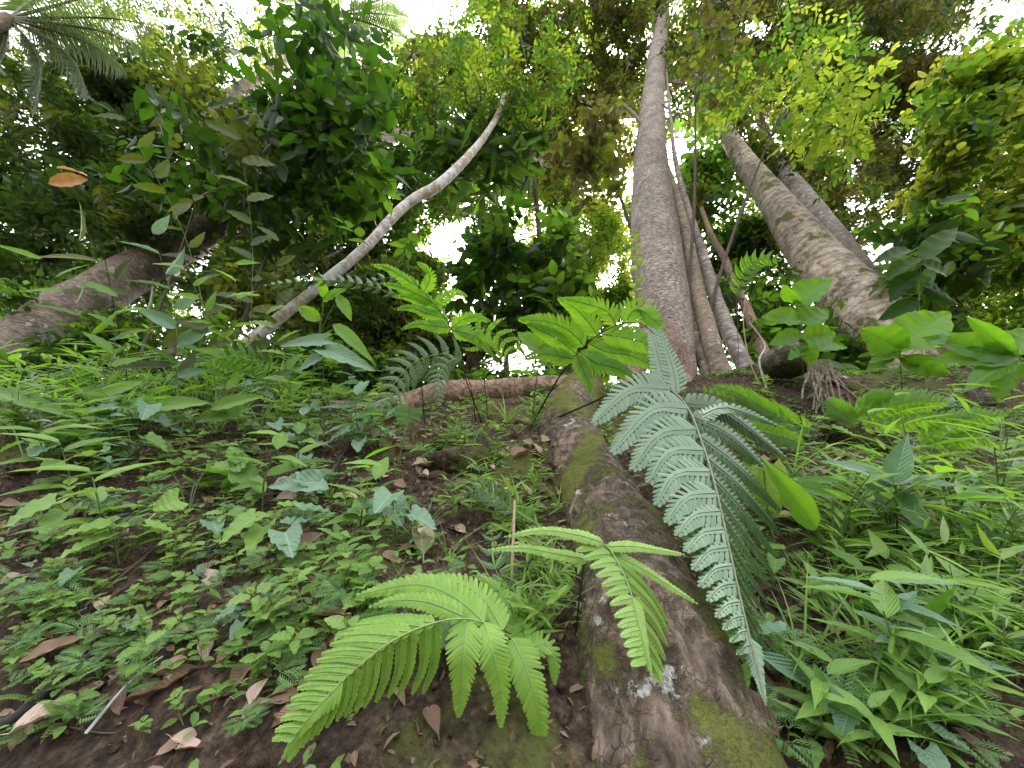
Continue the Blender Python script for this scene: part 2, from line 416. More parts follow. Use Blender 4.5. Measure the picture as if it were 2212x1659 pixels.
M = {}
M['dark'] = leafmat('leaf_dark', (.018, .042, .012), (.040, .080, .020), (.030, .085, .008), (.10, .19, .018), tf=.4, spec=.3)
M['deep'] = leafmat('leaf_deep', (.018, .042, .012), (.038, .075, .018), (.030, .095, .006), (.09, .23, .012), tf=.5, vein=.35, spec=.22)
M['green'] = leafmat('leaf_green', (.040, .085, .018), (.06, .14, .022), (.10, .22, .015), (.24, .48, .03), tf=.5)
M['olive'] = leafmat('leaf_olive', (.045, .060, .018), (.075, .095, .02), (.10, .13, .015), (.26, .33, .025), tf=.5)
M['brown'] = leafmat('leaf_brown', (.045, .045, .02), (.075, .075, .025), (.09, .085, .018), (.22, .21, .03), tf=.45)
M['lime'] = leafmat('leaf_lime', (.08, .14, .02), (.12, .20, .025), (.32, .50, .03), (.62, .74, .05), tf=.55)
M['yellow'] = leafmat('leaf_yellow', (.11, .14, .02), (.16, .18, .03), (.36, .44, .03), (.58, .62, .06), tf=.55)
M['olivetwig'] = leafmat('leaf_olivetwig', (.035, .055, .015), (.065, .085, .02), (.08, .13, .012), (.17, .22, .018), tf=.5, vein=.5)
M['bright'] = leafmat('leaf_bright', (.07, .16, .02), (.10, .22, .03), (.20, .48, .015), (.32, .62, .03), tf=.52, vein=.95, bump=.8, spots=(.2, .16, .05))
M['herb'] = leafmat('leaf_herb', (.085, .175, .028), (.19, .33, .060), (.20, .42, .05), (.32, .54, .08), rough=.5, tf=.35, vein=.35, bump=.6)
M['herb_y'] = leafmat('leaf_herb_yellow', (.12, .22, .04), (.20, .32, .07), (.32, .5, .05), (.45, .6, .08), rough=.5, tf=.35, vein=.3, bump=.5)
M['grey'] = leafmat('leaf_greygreen', (.10, .19, .11), (.16, .27, .17), (.16, .35, .1), (.25, .45, .14), rough=.45, tf=.3, vein=.6, bump=.8)
M['moss_frond'] = leafmat('leaf_spikemoss', (.075, .165, .045), (.15, .29, .075), (.16, .36, .06), (.24, .46, .08), rough=.5, tf=.3)
M['grass'] = leafmat('leaf_grass', (.07, .15, .018), (.19, .32, .035), (.22, .5, .03), (.36, .64, .06), rough=.4, tf=.42)
M['fernA'] = leafmat('fern_light', (.17, .32, .04), (.25, .42, .06), (.34, .60, .04), (.46, .70, .08), rough=.45, tf=.38, spots=(.30, .20, .07))
M['fernB'] = leafmat('fern_pale', (.24, .42, .07), (.34, .52, .13), (.42, .66, .06), (.52, .74, .10), rough=.42, tf=.4)
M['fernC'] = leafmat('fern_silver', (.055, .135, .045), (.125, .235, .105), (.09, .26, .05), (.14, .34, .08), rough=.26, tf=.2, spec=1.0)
M['fernC2'] = leafmat('fern_shaded_green', (.030, .085, .022), (.06, .14, .035), (.06, .20, .02), (.10, .28, .04), rough=.35, tf=.25, spec=.5)  # darker copy of the silver fern: shade of its right side painted in
M['fernD'] = leafmat('fern_backlit', (.06, .16, .03), (.09, .20, .04), (.24, .55, .02), (.40, .70, .04), rough=.45, tf=.6)
M['fernG'] = leafmat('fern_grey', (.09, .15, .08), (.13, .20, .11), (.14, .28, .08), (.2, .36, .1), rough=.5, tf=.35)
M['palm'] = leafmat('palm_leaflet', (.04, .06, .035), (.07, .095, .055), (.10, .18, .04), (.25, .36, .08), rough=.35, tf=.4)
M['orange'] = leafmat('leaf_orange', (.42, .22, .06), (.5, .28, .09), (.5, .26, .06), (.6, .34, .1), rough=.5, tf=.3, vein=.4)
M['dead'] = leafmat('leaf_dead', (.11, .062, .034), (.30, .20, .125), (.16, .08, .04), (.30, .17, .10), rough=.6, tf=.15, vein=.4, bump=.6)
M['dead2'] = leafmat('leaf_dead_dark', (.085, .045, .028), (.17, .10, .065), (.12, .06, .03), (.2, .1, .06), rough=.6, tf=.12, vein=.3, bump=.6)
M['deadpale'] = leafmat('leaf_dead_pale', (.34, .25, .19), (.48, .36, .29), (.3, .2, .14), (.4, .28, .2), rough=.6, tf=.15, vein=.5, bump=.6)
M['stem'] = plain('green_stem', (.07, .13, .03), (.13, .2, .05), 30, .5, .1)
M['stipe'] = plain('black_stipe', (.012, .009, .008), (.035, .022, .018), 60, .4, .3, .001)
M['rachis'] = plain('fern_rachis', (.16, .26, .07), (.22, .33, .10), 60, .45, .1)
M['rachisC'] = plain('brown_rachis', (.10, .11, .06), (.16, .17, .10), 60, .45, .1)
M['twig'] = plain('twig_bark', (.045, .032, .024), (.10, .075, .058), 50, .85, .5, .002)
M['darktwig'] = plain('dark_twig_bark', (.012, .010, .010), (.03, .024, .022), 50, .8, .5, .002)
M['paletwig'] = plain('pale_twig_bark', (.33, .32, .30), (.55, .55, .56), 50, .8, .4, .002)
M['tan'] = plain('dry_stalk', (.30, .20, .11), (.46, .33, .2), 40, .8, .3, .002)
M['root_fine'] = plain('root_fibre', (.035, .022, .016), (.08, .052, .038), 60, .9, .4, .002)
M['bark_main'] = bark('bark_grey_brown', (.050, .039, .032), (.25, .21, .18), (.56, .52, .47), (.5, .48, .45), .62, None, .6, 24, 60, .028, 22)
M['bark_base'] = bark('bark_red_brown', (.085, .055, .043), (.235, .158, .125), (.37, .27, .22), (.4, .36, .32), .70, None, .6, 34, 40, .012, 40)
M['bark_right'] = bark('bark_tan', (.11, .09, .07), (.35, .30, .24), (.58, .52, .44), (.48, .46, .42), .60, (.13, .14, .045), .64, 11, 14, .014, 30)
M['bark_grey'] = bark('bark_light_grey', (.07, .058, .052), (.24, .205, .19), (.44, .40, .38), (.5, .48, .46), .58, None, .6, 12, 55, .015, 22)
M['bark_shade'] = bark('bark_dull', (.07, .055, .042), (.18, .145, .115), (.30, .255, .21), (.38, .38, .35), .60, (.09, .10, .04), .62, 12, 30, .012, 25)
M['bark_pale'] = bark('bark_pale_lichen', (.22, .18, .13), (.42, .37, .29), (.56, .51, .43), (.62, .64, .66), .50, None, .6, 26, 40, .004, 60)
M['bark_root'] = bark('bark_mossy_root', (.035, .024, .018), (.105, .078, .058), (.27, .215, .165), (.46, .46, .43), .62, (.13, .14, .03), .555, 30, 22, .010, 75, flaky=True)
M['bark_root2'] = bark('bark_smooth_root', (.06, .038, .028), (.19, .125, .09), (.33, .23, .17), (.36, .33, .28), .68, (.08, .09, .03), .66, 24, 36, .008, 55)
M['bark_stem'] = bark('bark_slender', (.07, .052, .037), (.20, .158, .12), (.33, .28, .22), (.42, .42, .38), .60, None, .6, 20, 50, .006, 50)
M['soil'] = soilmat()
M['rock'] = bark('mossy_stone', (.035, .030, .022), (.10, .088, .068), (.20, .18, .145), (.32, .31, .27), .66, (.075, .08, .025), .56, 14, 14, .02, 40)
M['lichenw'] = plain('white_lichen', (.55, .56, .58), (.78, .79, .82), 80, .8, .5, .002)
M['mosstuft'] = leafmat('moss_tuft', (.060, .075, .014), (.15, .17, .03), (.12, .15, .02), (.22, .26, .04), rough=.8, tf=.25)

# ------------------------------------------------------------------ camera, sky, light
cam = bpy.data.cameras.new('camera'); co = bpy.data.objects.new('camera', cam); COL.objects.link(co); SC.camera = co
cam.sensor_width = 36; cam.lens = 36 * FPX / 2212; cam.clip_start = .02; cam.clip_end = 2000
co.rotation_euler = (math.pi / 2 + PITCH, 0, 0)
W = bpy.data.worlds.new('World'); SC.world = W; W.use_nodes = True; nt = W.node_tree; nt.nodes.clear()
SUN_EL, SUN_AZ = math.radians(62), math.radians(15)
sky = nt.nodes.new('ShaderNodeTexSky'); sky.sky_type = 'NISHITA'; sky.sun_disc = False; sky.sun_elevation = SUN_EL; sky.sun_rotation = SUN_AZ
sky.air_density = 1; sky.dust_density = 6; sky.ozone_density = 1
hs = nt.nodes.new('ShaderNodeHueSaturation'); hs.inputs['Saturation'].default_value = .16
bg = nt.nodes.new('ShaderNodeBackground'); bg.inputs['Strength'].default_value = .15
wo = nt.nodes.new('ShaderNodeOutputWorld'); nt.links.new(sky.outputs[0], hs.inputs['Color']); nt.links.new(hs.outputs[0], bg.inputs['Color']); nt.links.new(bg.outputs[0], wo.inputs['Surface'])
sl = bpy.data.lights.new('sun', 'SUN'); sl.energy = 1.5; sl.angle = math.radians(18); sl.color = (1, .96, .9)
so = bpy.data.objects.new('sun', sl); COL.objects.link(so)
# sun behind the wood ahead, high and slightly right
so.rotation_euler = (-(math.pi / 2 - SUN_EL), 0, -SUN_AZ)
SC.view_settings.view_transform = 'Standard'; SC.view_settings.look = 'None'; SC.view_settings.exposure = 3.0; SC.view_settings.gamma = 1
cy = SC.cycles; cy.max_bounces = 6; cy.diffuse_bounces = 3; cy.glossy_bounces = 2; cy.transmission_bounces = 4; cy.use_denoising = True
cy.caustics_reflective = False; cy.caustics_refractive = False; cy.use_fast_gi = False

# ------------------------------------------------------------------ the ground
def build_ground():
    xs = np.concatenate([-np.geomspace(200, 5.2, 26), np.linspace(-5, -2, 100)[:-1], np.linspace(-2, 2, 401), np.linspace(2, 5, 100)[1:], np.geomspace(5.2, 200, 26)])
    ys = np.concatenate([-np.geomspace(120, .3, 18), np.linspace(0, .6, 14)[:-1], np.linspace(.6, 3.5, 330), np.geomspace(3.6, 220, 40)])
    X, Y = np.meshgrid(xs, ys); Z = hgt(X, Y)
    nx, ny = len(xs), len(ys); i = np.arange(ny - 1)[:, None] * nx + np.arange(nx - 1)[None]
    F = np.stack([i, i + 1, i + nx + 1, i + nx], -1).reshape(-1, 4)
    a = Acc(); a.add(np.stack([X, Y, Z], -1).reshape(-1, 3), F, np.stack([X, Y], -1).reshape(-1, 2))
    tag(a.obj('ground', M['soil']), kind='structure')
build_ground()

# ------------------------------------------------------------------ tree trunks
def px_path(pts, Y, lean=0.0):
    """pixel trunk outline (x, y, width) carried by an upright plane at distance Y; lean = metres back per step"""
    c = []; r = []
    for i, (x, y, w) in enumerate(pts):
        q = PY(np.float64(x), np.float64(y), Y + lean * i); d = float(q @ FWD)
        th = math.atan(math.hypot(x - CX, y - CY) / FPX)
        c.append(q); r.append(.5 * w * d / FPX * (math.cos(th) ** .55))
    return np.array(c), np.array(r)

HOLES = [(60, 430, 60, 16, .6), (230, 250, 40, 16, .7), (350, 500, 16, 20, .8), (520, 320, 30, 16, .5), (760, 250, 22, 22, .6), (640, 460, 18, 18, .5), (830, 560, 20, 20, .5), (90, 60, 60, 40, .5), (250, 60, 70, 35, .5), (400, 115, 55, 35, .95), (330, 60, 70, 30, .6), (480, 30, 50, 32, .9), (560, 90, 50, 24, .5), (870, 45, 75, 60, 1), (930, 15, 60, 40, .9), (800, 110, 40, 35, .5),
         (960, 520, 45, 50, .95), (980, 620, 40, 30, .8), (1338, 410, 28, 90, .9), (1300, 330, 50, 40, .45), (1080, 420, 60, 70, .6), (1090, 330, 40, 40, .4), (1290, 400, 45, 45, .5), (1160, 745, 60, 34, 1), (1130, 790, 60, 20, .85), (960, 700, 30, 30, .4),
         (2150, 30, 90, 60, 1), (2080, 90, 50, 50, .7), (1990, 60, 60, 50, .5), (1905, 535, 75, 60, 1), (1850, 440, 60, 50, .8), (1940, 480, 60, 40, .8), (1780, 330, 40, 30, .3), (1560, 400, 20, 60, .6), (1545, 330, 25, 40, .5), 
         (110, 650, 45, 28, .95), (300, 655, 34, 22, .95), (70, 560, 60, 25, .6), (480, 520, 45, 18, .6), (440, 560, 60, 30, .5), (560, 730, 40, 40, .7), (360, 500, 20, 14, .7), (700, 800, 60, 50, .3), (430, 570, 30, 20, .7), (540, 830, 90, 20, .6),
         (1210, 210, 40, 30, .4), (680, 210, 40, 25, .3), (640, 130, 30, 30, .5), (900, 200, 30, 20, .4), (1050, 260, 40, 30, .5), (1480, 80, 30, 40, .5), (1420, 60, 30, 20, .5), (150, 420, 100, 30, .25), (1180, 520, 60, 50, .3)]
TRUNK_KEEP = []
def keep_mask(C, hole=1.0):
    px, py, d = PX(C); k = np.ones(len(C))
    for x, y, rx, ry, s in HOLES:
        q = ((px - x) / rx) ** 2 + ((py - y) / ry) ** 2
        k *= 1 - s * hole * np.exp(-q ** 1.5)
    k *= .25 + .75 * smoothstep_np(fbm(np.stack([px / 70, py / 55, d * 0], -1) + 40, 3), -.75, -.1)
    k *= 1 - hole * .85 * smoothstep_np(fbm(np.stack([px / 27, py / 20, d * 0], -1) + 80, 2), .12, .5)
    for line, halfw, dm in TRUNK_KEEP:
        xx = np.interp(py, line[:, 1], line[:, 0], left=-9999, right=-9999)
        k *= np.where((np.abs(px - xx) < halfw) & (d < dm), .02, 1)
    return rng.uniform(0, 1, len(C)) < k
def smoothstep_np(v, a, b):
    t = np.clip((v - a) / (b - a), 0, 1); return t * t * (3 - 2 * t)

def crown_pts(cx, cy_, rx, ry, d0, d1, n, clumps):
    a = rng.uniform(0, 2 * math.pi, clumps); r = np.sqrt(rng.uniform(0, 1, clumps))
    X = cx + rx * r * np.cos(a); Y = cy_ + ry * r * np.sin(a); D = rng.uniform(d0, d1, clumps)
    c = P(X, Y, D); k = rng.integers(0, clumps, n)
    s = .5 * (rx + ry) / FPX * D / max(1.6, math.sqrt(clumps)) * 1.25
    return c[k] + rng.normal(0, 1, (n, 3)) * s[k][:, None] * [1, 1, .55], c

FT, ST, OT, LT, ET = far_t(), simple_t(), leaf_t(6, 'ovate'), leaf_t(6, 'lance'), leaf_t(6, 'ellip')
def crown(tree, mats, cx, cy_, rx, ry, d0, d1, n, lpx, K=7, tm=None, clumps=30, wr=.5, hang=.2, hole=1.0, tilt=.5, branches=5, trunk_from=None, fork=None):
    n = int(n * (.92 if n > 600 else 1))
    C, cen = crown_pts(cx, cy_, rx, ry, d0, d1, n, clumps)
    C = C[keep_mask(C, hole)]; dm = (d0 + d1) / 2; ll = lpx / FPX * dm * (.9 if n > 600 else 1)
    mats = mats if isinstance(mats, (list, tuple)) else [mats]
    a = Acc(); k = rng.integers(0, len(mats), len(C)); clump_n = vn(C * 1.2)
    if len(mats) > 1: k = np.clip(((clump_n * .9 + rng.normal(0, .35, len(C)) + 1) / 2 * len(mats)).astype(int), 0, len(mats) - 1)
    for i in range(len(mats)):
        sprigs(a, C[k == i], K, ll, ll * K * .33, tm or FT, wr, hang, ZUP, tilt, twig=len(mats), tm_m=i)
    a.obj('crown', [M[x] for x in mats] + [M['twig']], tree)
    if branches and fork is not None:
        for b in range(branches):
            e = cen[b % len(cen)]; b_ = Acc(); mid = (fork + e) / 2 + rng.normal(0, .12 * np.linalg.norm(e - fork), 3) + [0, 0, .05 * np.linalg.norm(e - fork)]
            rb = .006 * np.linalg.norm(e - fork) + (.010 if dm > 7 else .003)
            tube(b_, [fork, mid, e], [rb, rb * .6, rb * .2], 6, n=14, amp=.1); b_.obj('branch', M['twig'], tree)

def mk_tree(name, label, cat, pts, Y, mat, lean=0.0, seg=28, n=90, amp=.06, freq=3, group=None, detail=0, flare=0, extra_base=True):
    c, r = px_path(pts, Y, lean); base = c[0].copy()
    if extra_base:
        gz = float(hgt(base[0], base[1]))
        if base[2] > gz - .05:
            b2 = base.copy(); b2[2] = gz - .15; c = np.concatenate([[b2], c]); r = np.concatenate([[r[0] * 1.08], r]); base = b2
        else: base = c[0]
    t = thing(name, label, cat, base, group)
    a = Acc(); cc, rr = tube(a, c, r, seg, n, amp=amp, freq=freq, detail=detail, flare=flare); a.obj('trunk', mat, t)
    return t, cc, rr

main_t, mc, mr = mk_tree('rainforest_tree', 'tall straight grey-brown trunk with rough bark rising from the crest beside the slender stems', 'tree',
    [(1462, 850, 92), (1448, 760, 106), (1437, 690, 112), (1424, 600, 114), (1414, 500, 106), (1407, 400, 86), (1406, 300, 68), (1412, 200, 52), (1420, 120, 44), (1430, 40, 34), (1436, -60, 26)],
    3.25, M['bark_main'], seg=72, n=260, amp=.05, freq=2.5, detail=.006)
a = Acc(); tube(a, [P(1440., 700., 3.72), P(1452., 760., 3.62), P(1466., 830., 3.5), P(1482., 900., 3.1), P(1500., 960., 2.7)], [.05, .12, .15, .14, .11], 40, 70, amp=.1, freq=5, detail=.003); a.obj('root', M['bark_base'], main_t)
for pp, rr_ in (([(1400, 720, 3.72), (1378, 790, 3.6), (1350, 850, 3.45), (1320, 880, 3.3)], .09),):
    a = Acc(); tube(a, [P(float(x), float(y), d) for x, y, d in pp], [rr_, rr_ * 1.1, rr_ * .9, rr_ * .6], 24, 40, amp=.12, freq=5, detail=.003); a.obj('root', M['bark_base'], main_t)

right_t, rc, rr2 = mk_tree('leaning_forest_tree', 'thick tan trunk with green moss leaning in from the right', 'tree',
    [(2075, 905, 140), (1980, 800, 150), (1880, 690, 145), (1790, 590, 118), (1712, 490, 86), (1652, 405, 60), (1605, 345, 48), (1560, 270, 34), (1538, 205, 28), (1522, 120, 20)], 3.55, M['bark_right'], seg=60, n=200, amp=.04, freq=2.2, detail=.004, flare=.15)
grey_t, gc, gr = mk_tree('leaning_forest_tree', 'light grey ringed trunk partly hidden behind the thick tan leaning trunk', 'tree',
    [(2030, 800, 90), (1915, 680, 90), (1848, 590, 76), (1778, 490, 62), (1728, 420, 50), (1692, 370, 36), (1665, 320, 26), (1645, 270, 20), (1630, 200, 18)], 4.4, M['bark_grey'], seg=48, n=160, amp=.04, freq=2.2, detail=.004)
lean_t, lc, lr = mk_tree('leaning_forest_tree', 'thick mossy grey trunk leaning right across the left side behind grasses', 'tree',
    [(-120, 830, 150), (0, 770, 140), (120, 690, 128), (230, 625, 112), (330, 562, 92), (430, 500, 76), (510, 452, 62), (590, 405, 50), (700, 330, 38), (800, 240, 26)], 3.9, M['bark_shade'], lean=.25, seg=48, n=140, amp=.05, freq=2.2, detail=.004)
pale_t, pc, pr = mk_tree('slender_tree', 'slender curving pale trunk with white lichen patches left of centre', 'tree',
    [(480, 805, 31), (520, 755, 30), (580, 705, 28), (650, 650, 26), (720, 594, 25), (790, 534, 23), (850, 468, 22), (890, 432, 21), (950, 398, 24), (1005, 345, 20), (1050, 290, 15), (1080, 235, 12), (1092, 170, 8), (1090, 60, 5)], 3.5, M['bark_pale'], seg=28, n=180, amp=.07, freq=5, detail=.002)
far2, f2, _ = mk_tree('distant_tree', 'short broken pale trunk end with knotty bark above the slender curving trunk', 'tree', [(0, 820, 40), (180, 700, 40), (300, 625, 40), (420, 545, 40), (560, 450, 38), (640, 395, 38), (700, 352, 37), (760, 326, 38), (830, 300, 35), (880, 284, 32), (924, 266, 28)], 8.0, M['bark_grey'], lean=.2, seg=24, n=60, amp=.12, freq=4)
mid_t, m1, _ = mk_tree('small_leafy_tree', 'small tree with a dense dark green crown in the centre gap behind the ferns', 'tree', [(1020, 800, 30), (1035, 720, 28), (1060, 670, 24), (1078, 620, 19), (1090, 560, 13), (1100, 500, 8)], 5.2, M['bark_stem'], seg=20, n=50)
thin_t, t1_, _ = mk_tree('slender_tree', 'thin dark leaning trunk below the pale curving trunk at left', 'tree', [(330, 800, 26), (400, 742, 24), (470, 690, 20), (540, 640, 16), (640, 590, 11), (740, 540, 7)], 4.0, M['bark_shade'], lean=.1, seg=20, n=60)
stems = [('pale tan stem standing close against the right side of the tall grey-brown trunk', [(1546, 775, 44), (1528, 710, 40), (1508, 640, 35), (1492, 560, 30), (1474, 470, 22), (1448, 385, 17), (1420, 320, 14), (1385, 265, 11), (1335, 215, 6)], 3.12, 'bark_stem'),
         ('greyish slender stem just right of the pale tan stem', [(1585, 740, 34), (1556, 670, 30), (1532, 600, 26), (1508, 520, 20), (1482, 440, 16), (1458, 340, 11), (1448, 250, 8), (1436, 120, 5)], 3.2, 'bark_grey'),
         ('short dark stem squeezed between the tall trunk and the pale tan stem', [(1504, 745, 26), (1496, 690, 26), (1488, 640, 24), (1478, 580, 16), (1472, 520, 9)], 3.2, 'bark_shade'),
         ('thin reddish crooked stem between the two groups of trunks', [(1665, 790, 26), (1640, 735, 24), (1612, 665, 22), (1585, 615, 17), (1566, 560, 15), (1538, 510, 12), (1515, 450, 9)], 3.35, 'bark_base')]
stem_things = []
for lb, pts, Y, mt in stems:
    t, c_, r_ = mk_tree('slender_sapling', lb, 'sapling', pts, Y, M[mt], seg=20, n=70, amp=.07, freq=6, detail=.001); stem_things.append((t, c_))
TRUNK_KEEP += [(np.array([(1436, -60), (1430, 40), (1412, 200), (1406, 300), (1407, 400), (1414, 500), (1437, 690), (1460, 850)], float), 70, 9.5),
               (np.array([(1560, 270), (1605, 345), (1655, 405), (1722, 490), (1800, 590), (1890, 690), (1985, 800)], float), 75, 9),
               (np.array([(1690, 340), (1745, 420), (1805, 490), (1880, 590)], float), 55, 9),
               (np.array([(1080, 235), (1050, 290), (1005, 345), (950, 398), (890, 432), (850, 468), (790, 532), (720, 592), (580, 702), (520, 752)], float), 58, 8),
               (np.array([(510, 452), (430, 500), (330, 562), (230, 625), (120, 690), (0, 770)], float), 100, 12),
               (np.array([(600, 140), (500, 208), (410, 266)], float), 46, 40), (np.array([(924, 266), (830, 300), (760, 326), (700, 352)], float), 46, 40)]

# ------------------------------------------------------------------ crowns
crown(main_t, ['olive', 'brown', 'green'], 1400, 60, 330, 130, 13, 17, 5200, 15, clumps=60, branches=7, fork=mc[-20])
crown(right_t, ['brown', 'olive', 'dark'], 1720, 130, 260, 190, 10, 14, 5200, 15, clumps=60, branches=6, fork=rc[-12])
crown(grey_t, ['dark', 'brown', 'olive'], 1900, 260, 240, 260, 9, 12, 6500, 17, clumps=80, branches=6, fork=gc[-16])
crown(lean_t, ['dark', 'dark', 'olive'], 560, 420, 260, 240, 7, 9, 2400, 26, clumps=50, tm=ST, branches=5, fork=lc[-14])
crown(pale_t, ['olive', 'green', 'lime'], 1060, 120, 190, 130, 8, 11, 1100, 16, clumps=40, tm=ST, branches=6, fork=pc[-20])
for mx_, my_, mrx, mry, mn in ((1060, 520, 55, 45, 90), (1140, 590, 85, 60, 200), (1190, 520, 40, 50, 70), (1050, 610, 50, 45, 80), (1110, 480, 30, 30, 30), (1225, 640, 40, 30, 50)):
    crown(mid_t, ['deep', 'dark', 'green'], mx_, my_, mrx, mry, 5.2, 7.2, mn, 30, K=6, tm=OT, clumps=10, wr=.55, branches=1, fork=m1[-8], hole=.6)
crown(mid_t, ['green', 'dark'], 1100, 660, 130, 40, 5.4, 6.6, 220, 30, K=6, tm=OT, clumps=10, wr=.55, branches=0, hole=.7)
crown(thin_t, ['dark', 'olive'], 640, 640, 190, 130, 5, 7, 1100, 24, clumps=36, tm=ST, branches=4, fork=t1_[-8])

def bg_tree(label, mats, cx, cy_, rx, ry, d0, d1, n, lpx, clumps=40, tm=None, wr=.5, cat='tree', name='background_tree', hole=1.0, **kw):
    """a tree whose crown is seen; trunk hidden in foliage, standing on the ground beneath its crown"""
    c = P(float(cx), float(cy_), (d0 + d1) / 2); gz = float(hgt(c[0], c[1])); base = np.array([c[0] + rng.uniform(-.3, .3), c[1] + .3, gz - .1])
    bp = kw.pop('base', None)
    if bp: base = P(float(bp[0]), float(bp[1]), bp[2]); base[2] = float(hgt(base[0], base[1])) - .05
    t = thing(name, label, cat, base, kw.pop('group', None))
    h = c[2] - base[2]; r0 = (.0045 * h + .012) if d1 > 7 else .004 * h + .006
    top = c + [0, 0, -.2 * h * 0]
    a = Acc(); cc, _ = tube(a, [base, base + (top - base) * .5 + [rng.uniform(-.1, .1) * h * .3, 0, 0], top], [r0, r0 * .7, r0 * .3], 12, n=24, amp=.06); a.obj('trunk', M['twig'], t)
    crown(t, mats, cx, cy_, rx, ry, d0, d1, n, lpx, clumps=clumps, tm=tm, wr=wr, branches=5, fork=cc[19], hole=hole, **kw)
    return t

bg_tree('tall tree with small olive leaves filling the top centre against white sky', ['olive', 'green', 'brown'], 1130, 170, 240, 170, 14, 18, 4600, 13, clumps=70)
bg_tree('distant tree with feathery green top under the bright sky gap at top', ['dark', 'olive', 'green'], 940, 200, 150, 120, 15, 19, 2600, 14, clumps=40)
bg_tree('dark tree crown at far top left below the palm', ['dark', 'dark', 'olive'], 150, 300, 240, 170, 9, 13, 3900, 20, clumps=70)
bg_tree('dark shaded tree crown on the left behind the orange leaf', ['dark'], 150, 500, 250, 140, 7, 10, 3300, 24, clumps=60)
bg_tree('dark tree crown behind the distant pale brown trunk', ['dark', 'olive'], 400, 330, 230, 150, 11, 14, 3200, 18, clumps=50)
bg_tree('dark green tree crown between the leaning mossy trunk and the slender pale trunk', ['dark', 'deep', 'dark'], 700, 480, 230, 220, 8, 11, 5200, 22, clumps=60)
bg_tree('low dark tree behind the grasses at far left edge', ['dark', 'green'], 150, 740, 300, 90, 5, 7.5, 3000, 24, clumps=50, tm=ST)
bg_tree('shaded olive tree behind the low ferns left of centre', ['olive', 'dark', 'green'], 800, 700, 210, 150, 7, 10, 5200, 20, clumps=60)
bg_tree('sparse yellow-green tree in the bright centre gap', ['lime', 'olive', 'yellow'], 1240, 480, 140, 210, 13, 17, 5200, 12, clumps=60)
bg_tree('lacy small-leaved tree left of the tall trunk above the centre', ['olive', 'green', 'brown'], 1080, 380, 170, 120, 13, 17, 1700, 12, clumps=40)
bg_tree('small-leaved tree with brownish foliage crossing behind the tall trunk top', ['brown', 'olive', 'yellow'], 1270, 260, 170, 130, 13, 17, 2700, 15, clumps=50)
bg_tree('yellow-green low tree directly left of the tall trunk base', ['olive', 'lime', 'green'], 1270, 640, 120, 170, 8, 11, 4400, 13, clumps=45)
bg_tree('dark olive tree behind the fern tops in the centre', ['dark', 'olive'], 1000, 760, 190, 80, 6, 9, 2200, 18, clumps=40)
bg_tree('green tree filling the space between tall trunk and right leaning trunks', ['green', 'dark', 'olive'], 1590, 520, 110, 220, 7, 10, 3400, 20, clumps=50, tm=ST)
bg_tree('dark distant tree right of the leaning pair with bright gaps', ['dark', 'brown'], 1800, 480, 160, 150, 12, 15, 2600, 14, clumps=50)
bg_tree('dark tree crown with palm-like tips beside the bright sky gap at right', ['dark', 'brown'], 2010, 470, 160, 200, 9, 12, 2600, 17, clumps=40)
bg_tree('tree with tiny dark leaves in the top right corner', ['brown', 'dark'], 2050, 130, 220, 170, 11, 14, 3400, 15, clumps=60)
bg_tree('bright yellow-green bush tree along the upper right edge', ['lime', 'green', 'yellow'], 2140, 340, 150, 230, 5, 7.5, 2900, 22, clumps=60, tm=ET, wr=.55, K=6, base=(2330, 900, 4.5))
bg_tree('sunlit yellow-green bush behind the broad leaves at right', ['lime', 'green', 'lime'], 2080, 640, 190, 130, 5, 7, 2200, 22, clumps=45, tm=ST, base=(2290, 900, 4.2))
bg_tree('dark low shrub behind the right leaning trunk', ['dark', 'green'], 1990, 560, 130, 80, 4.6, 5.6, 500, 34, clumps=16, tm=OT, K=5, cat='shrub', name='shrub')
bg_tree('tangled green shrub at the far right edge above the bank', ['green', 'lime', 'dark'], 2120, 790, 170, 90, 4.2, 5.4, 1300, 26, clumps=30, tm=ST, cat='shrub', name='shrub')
bg_tree('shaded shrub behind the boulder between trunk bases', ['green', 'dark'], 1650, 700, 110, 100, 5, 6.5, 900, 24, clumps=20, tm=ST, cat='shrub', name='shrub')
bg_tree('bright leafy shrub behind the boulder and right trunk base', ['green', 'bright', 'dark'], 1790, 745, 150, 60, 4.4, 5.4, 260, 34, clumps=24, tm=OT, K=5, wr=.55, cat='shrub', name='shrub', hole=.2)
bg_tree('dark low shrub on the crest left of centre', ['dark', 'green', 'deep'], 560, 800, 230, 60, 4, 5, 900, 30, clumps=28, tm=ST, cat='shrub', name='shrub')

bg_tree('pale feathery small-leaved tree filling the centre gap behind the dark-leaved small tree', ['olive', 'green', 'yellow'], 1090, 560, 210, 210, 15, 19, 5000, 11, clumps=90, hole=.75)
bg_tree('thin-leaved tree high behind the slender pale trunk top', ['dark', 'olive', 'green'], 820, 330, 190, 190, 14, 18, 4200, 14, clumps=70)
bg_tree('faint small-leaved tree spread against the white sky at top left', ['dark', 'olive'], 330, 110, 300, 110, 15, 19, 2000, 13, clumps=70, hole=.8)
bg_tree('distant small-leaved tree seen through the gap above the thick leaning trunk', ['dark', 'olive'], 330, 560, 260, 130, 14, 18, 3600, 14, clumps=60)
bg_tree('leafy low shrub on the crest behind the level brown root', ['green', 'dark'], 850, 830, 190, 50, 4.3, 5.2, 420, 26, clumps=24, tm=ST, cat='shrub', name='shrub', hole=.4)
bg_tree('small bright shrub on the crest behind the huge root top', ['green', 'bright', 'dark'], 1230, 790, 110, 45, 4.4, 5.2, 160, 28, clumps=14, tm=OT, K=5, cat='shrub', name='shrub', hole=.9)
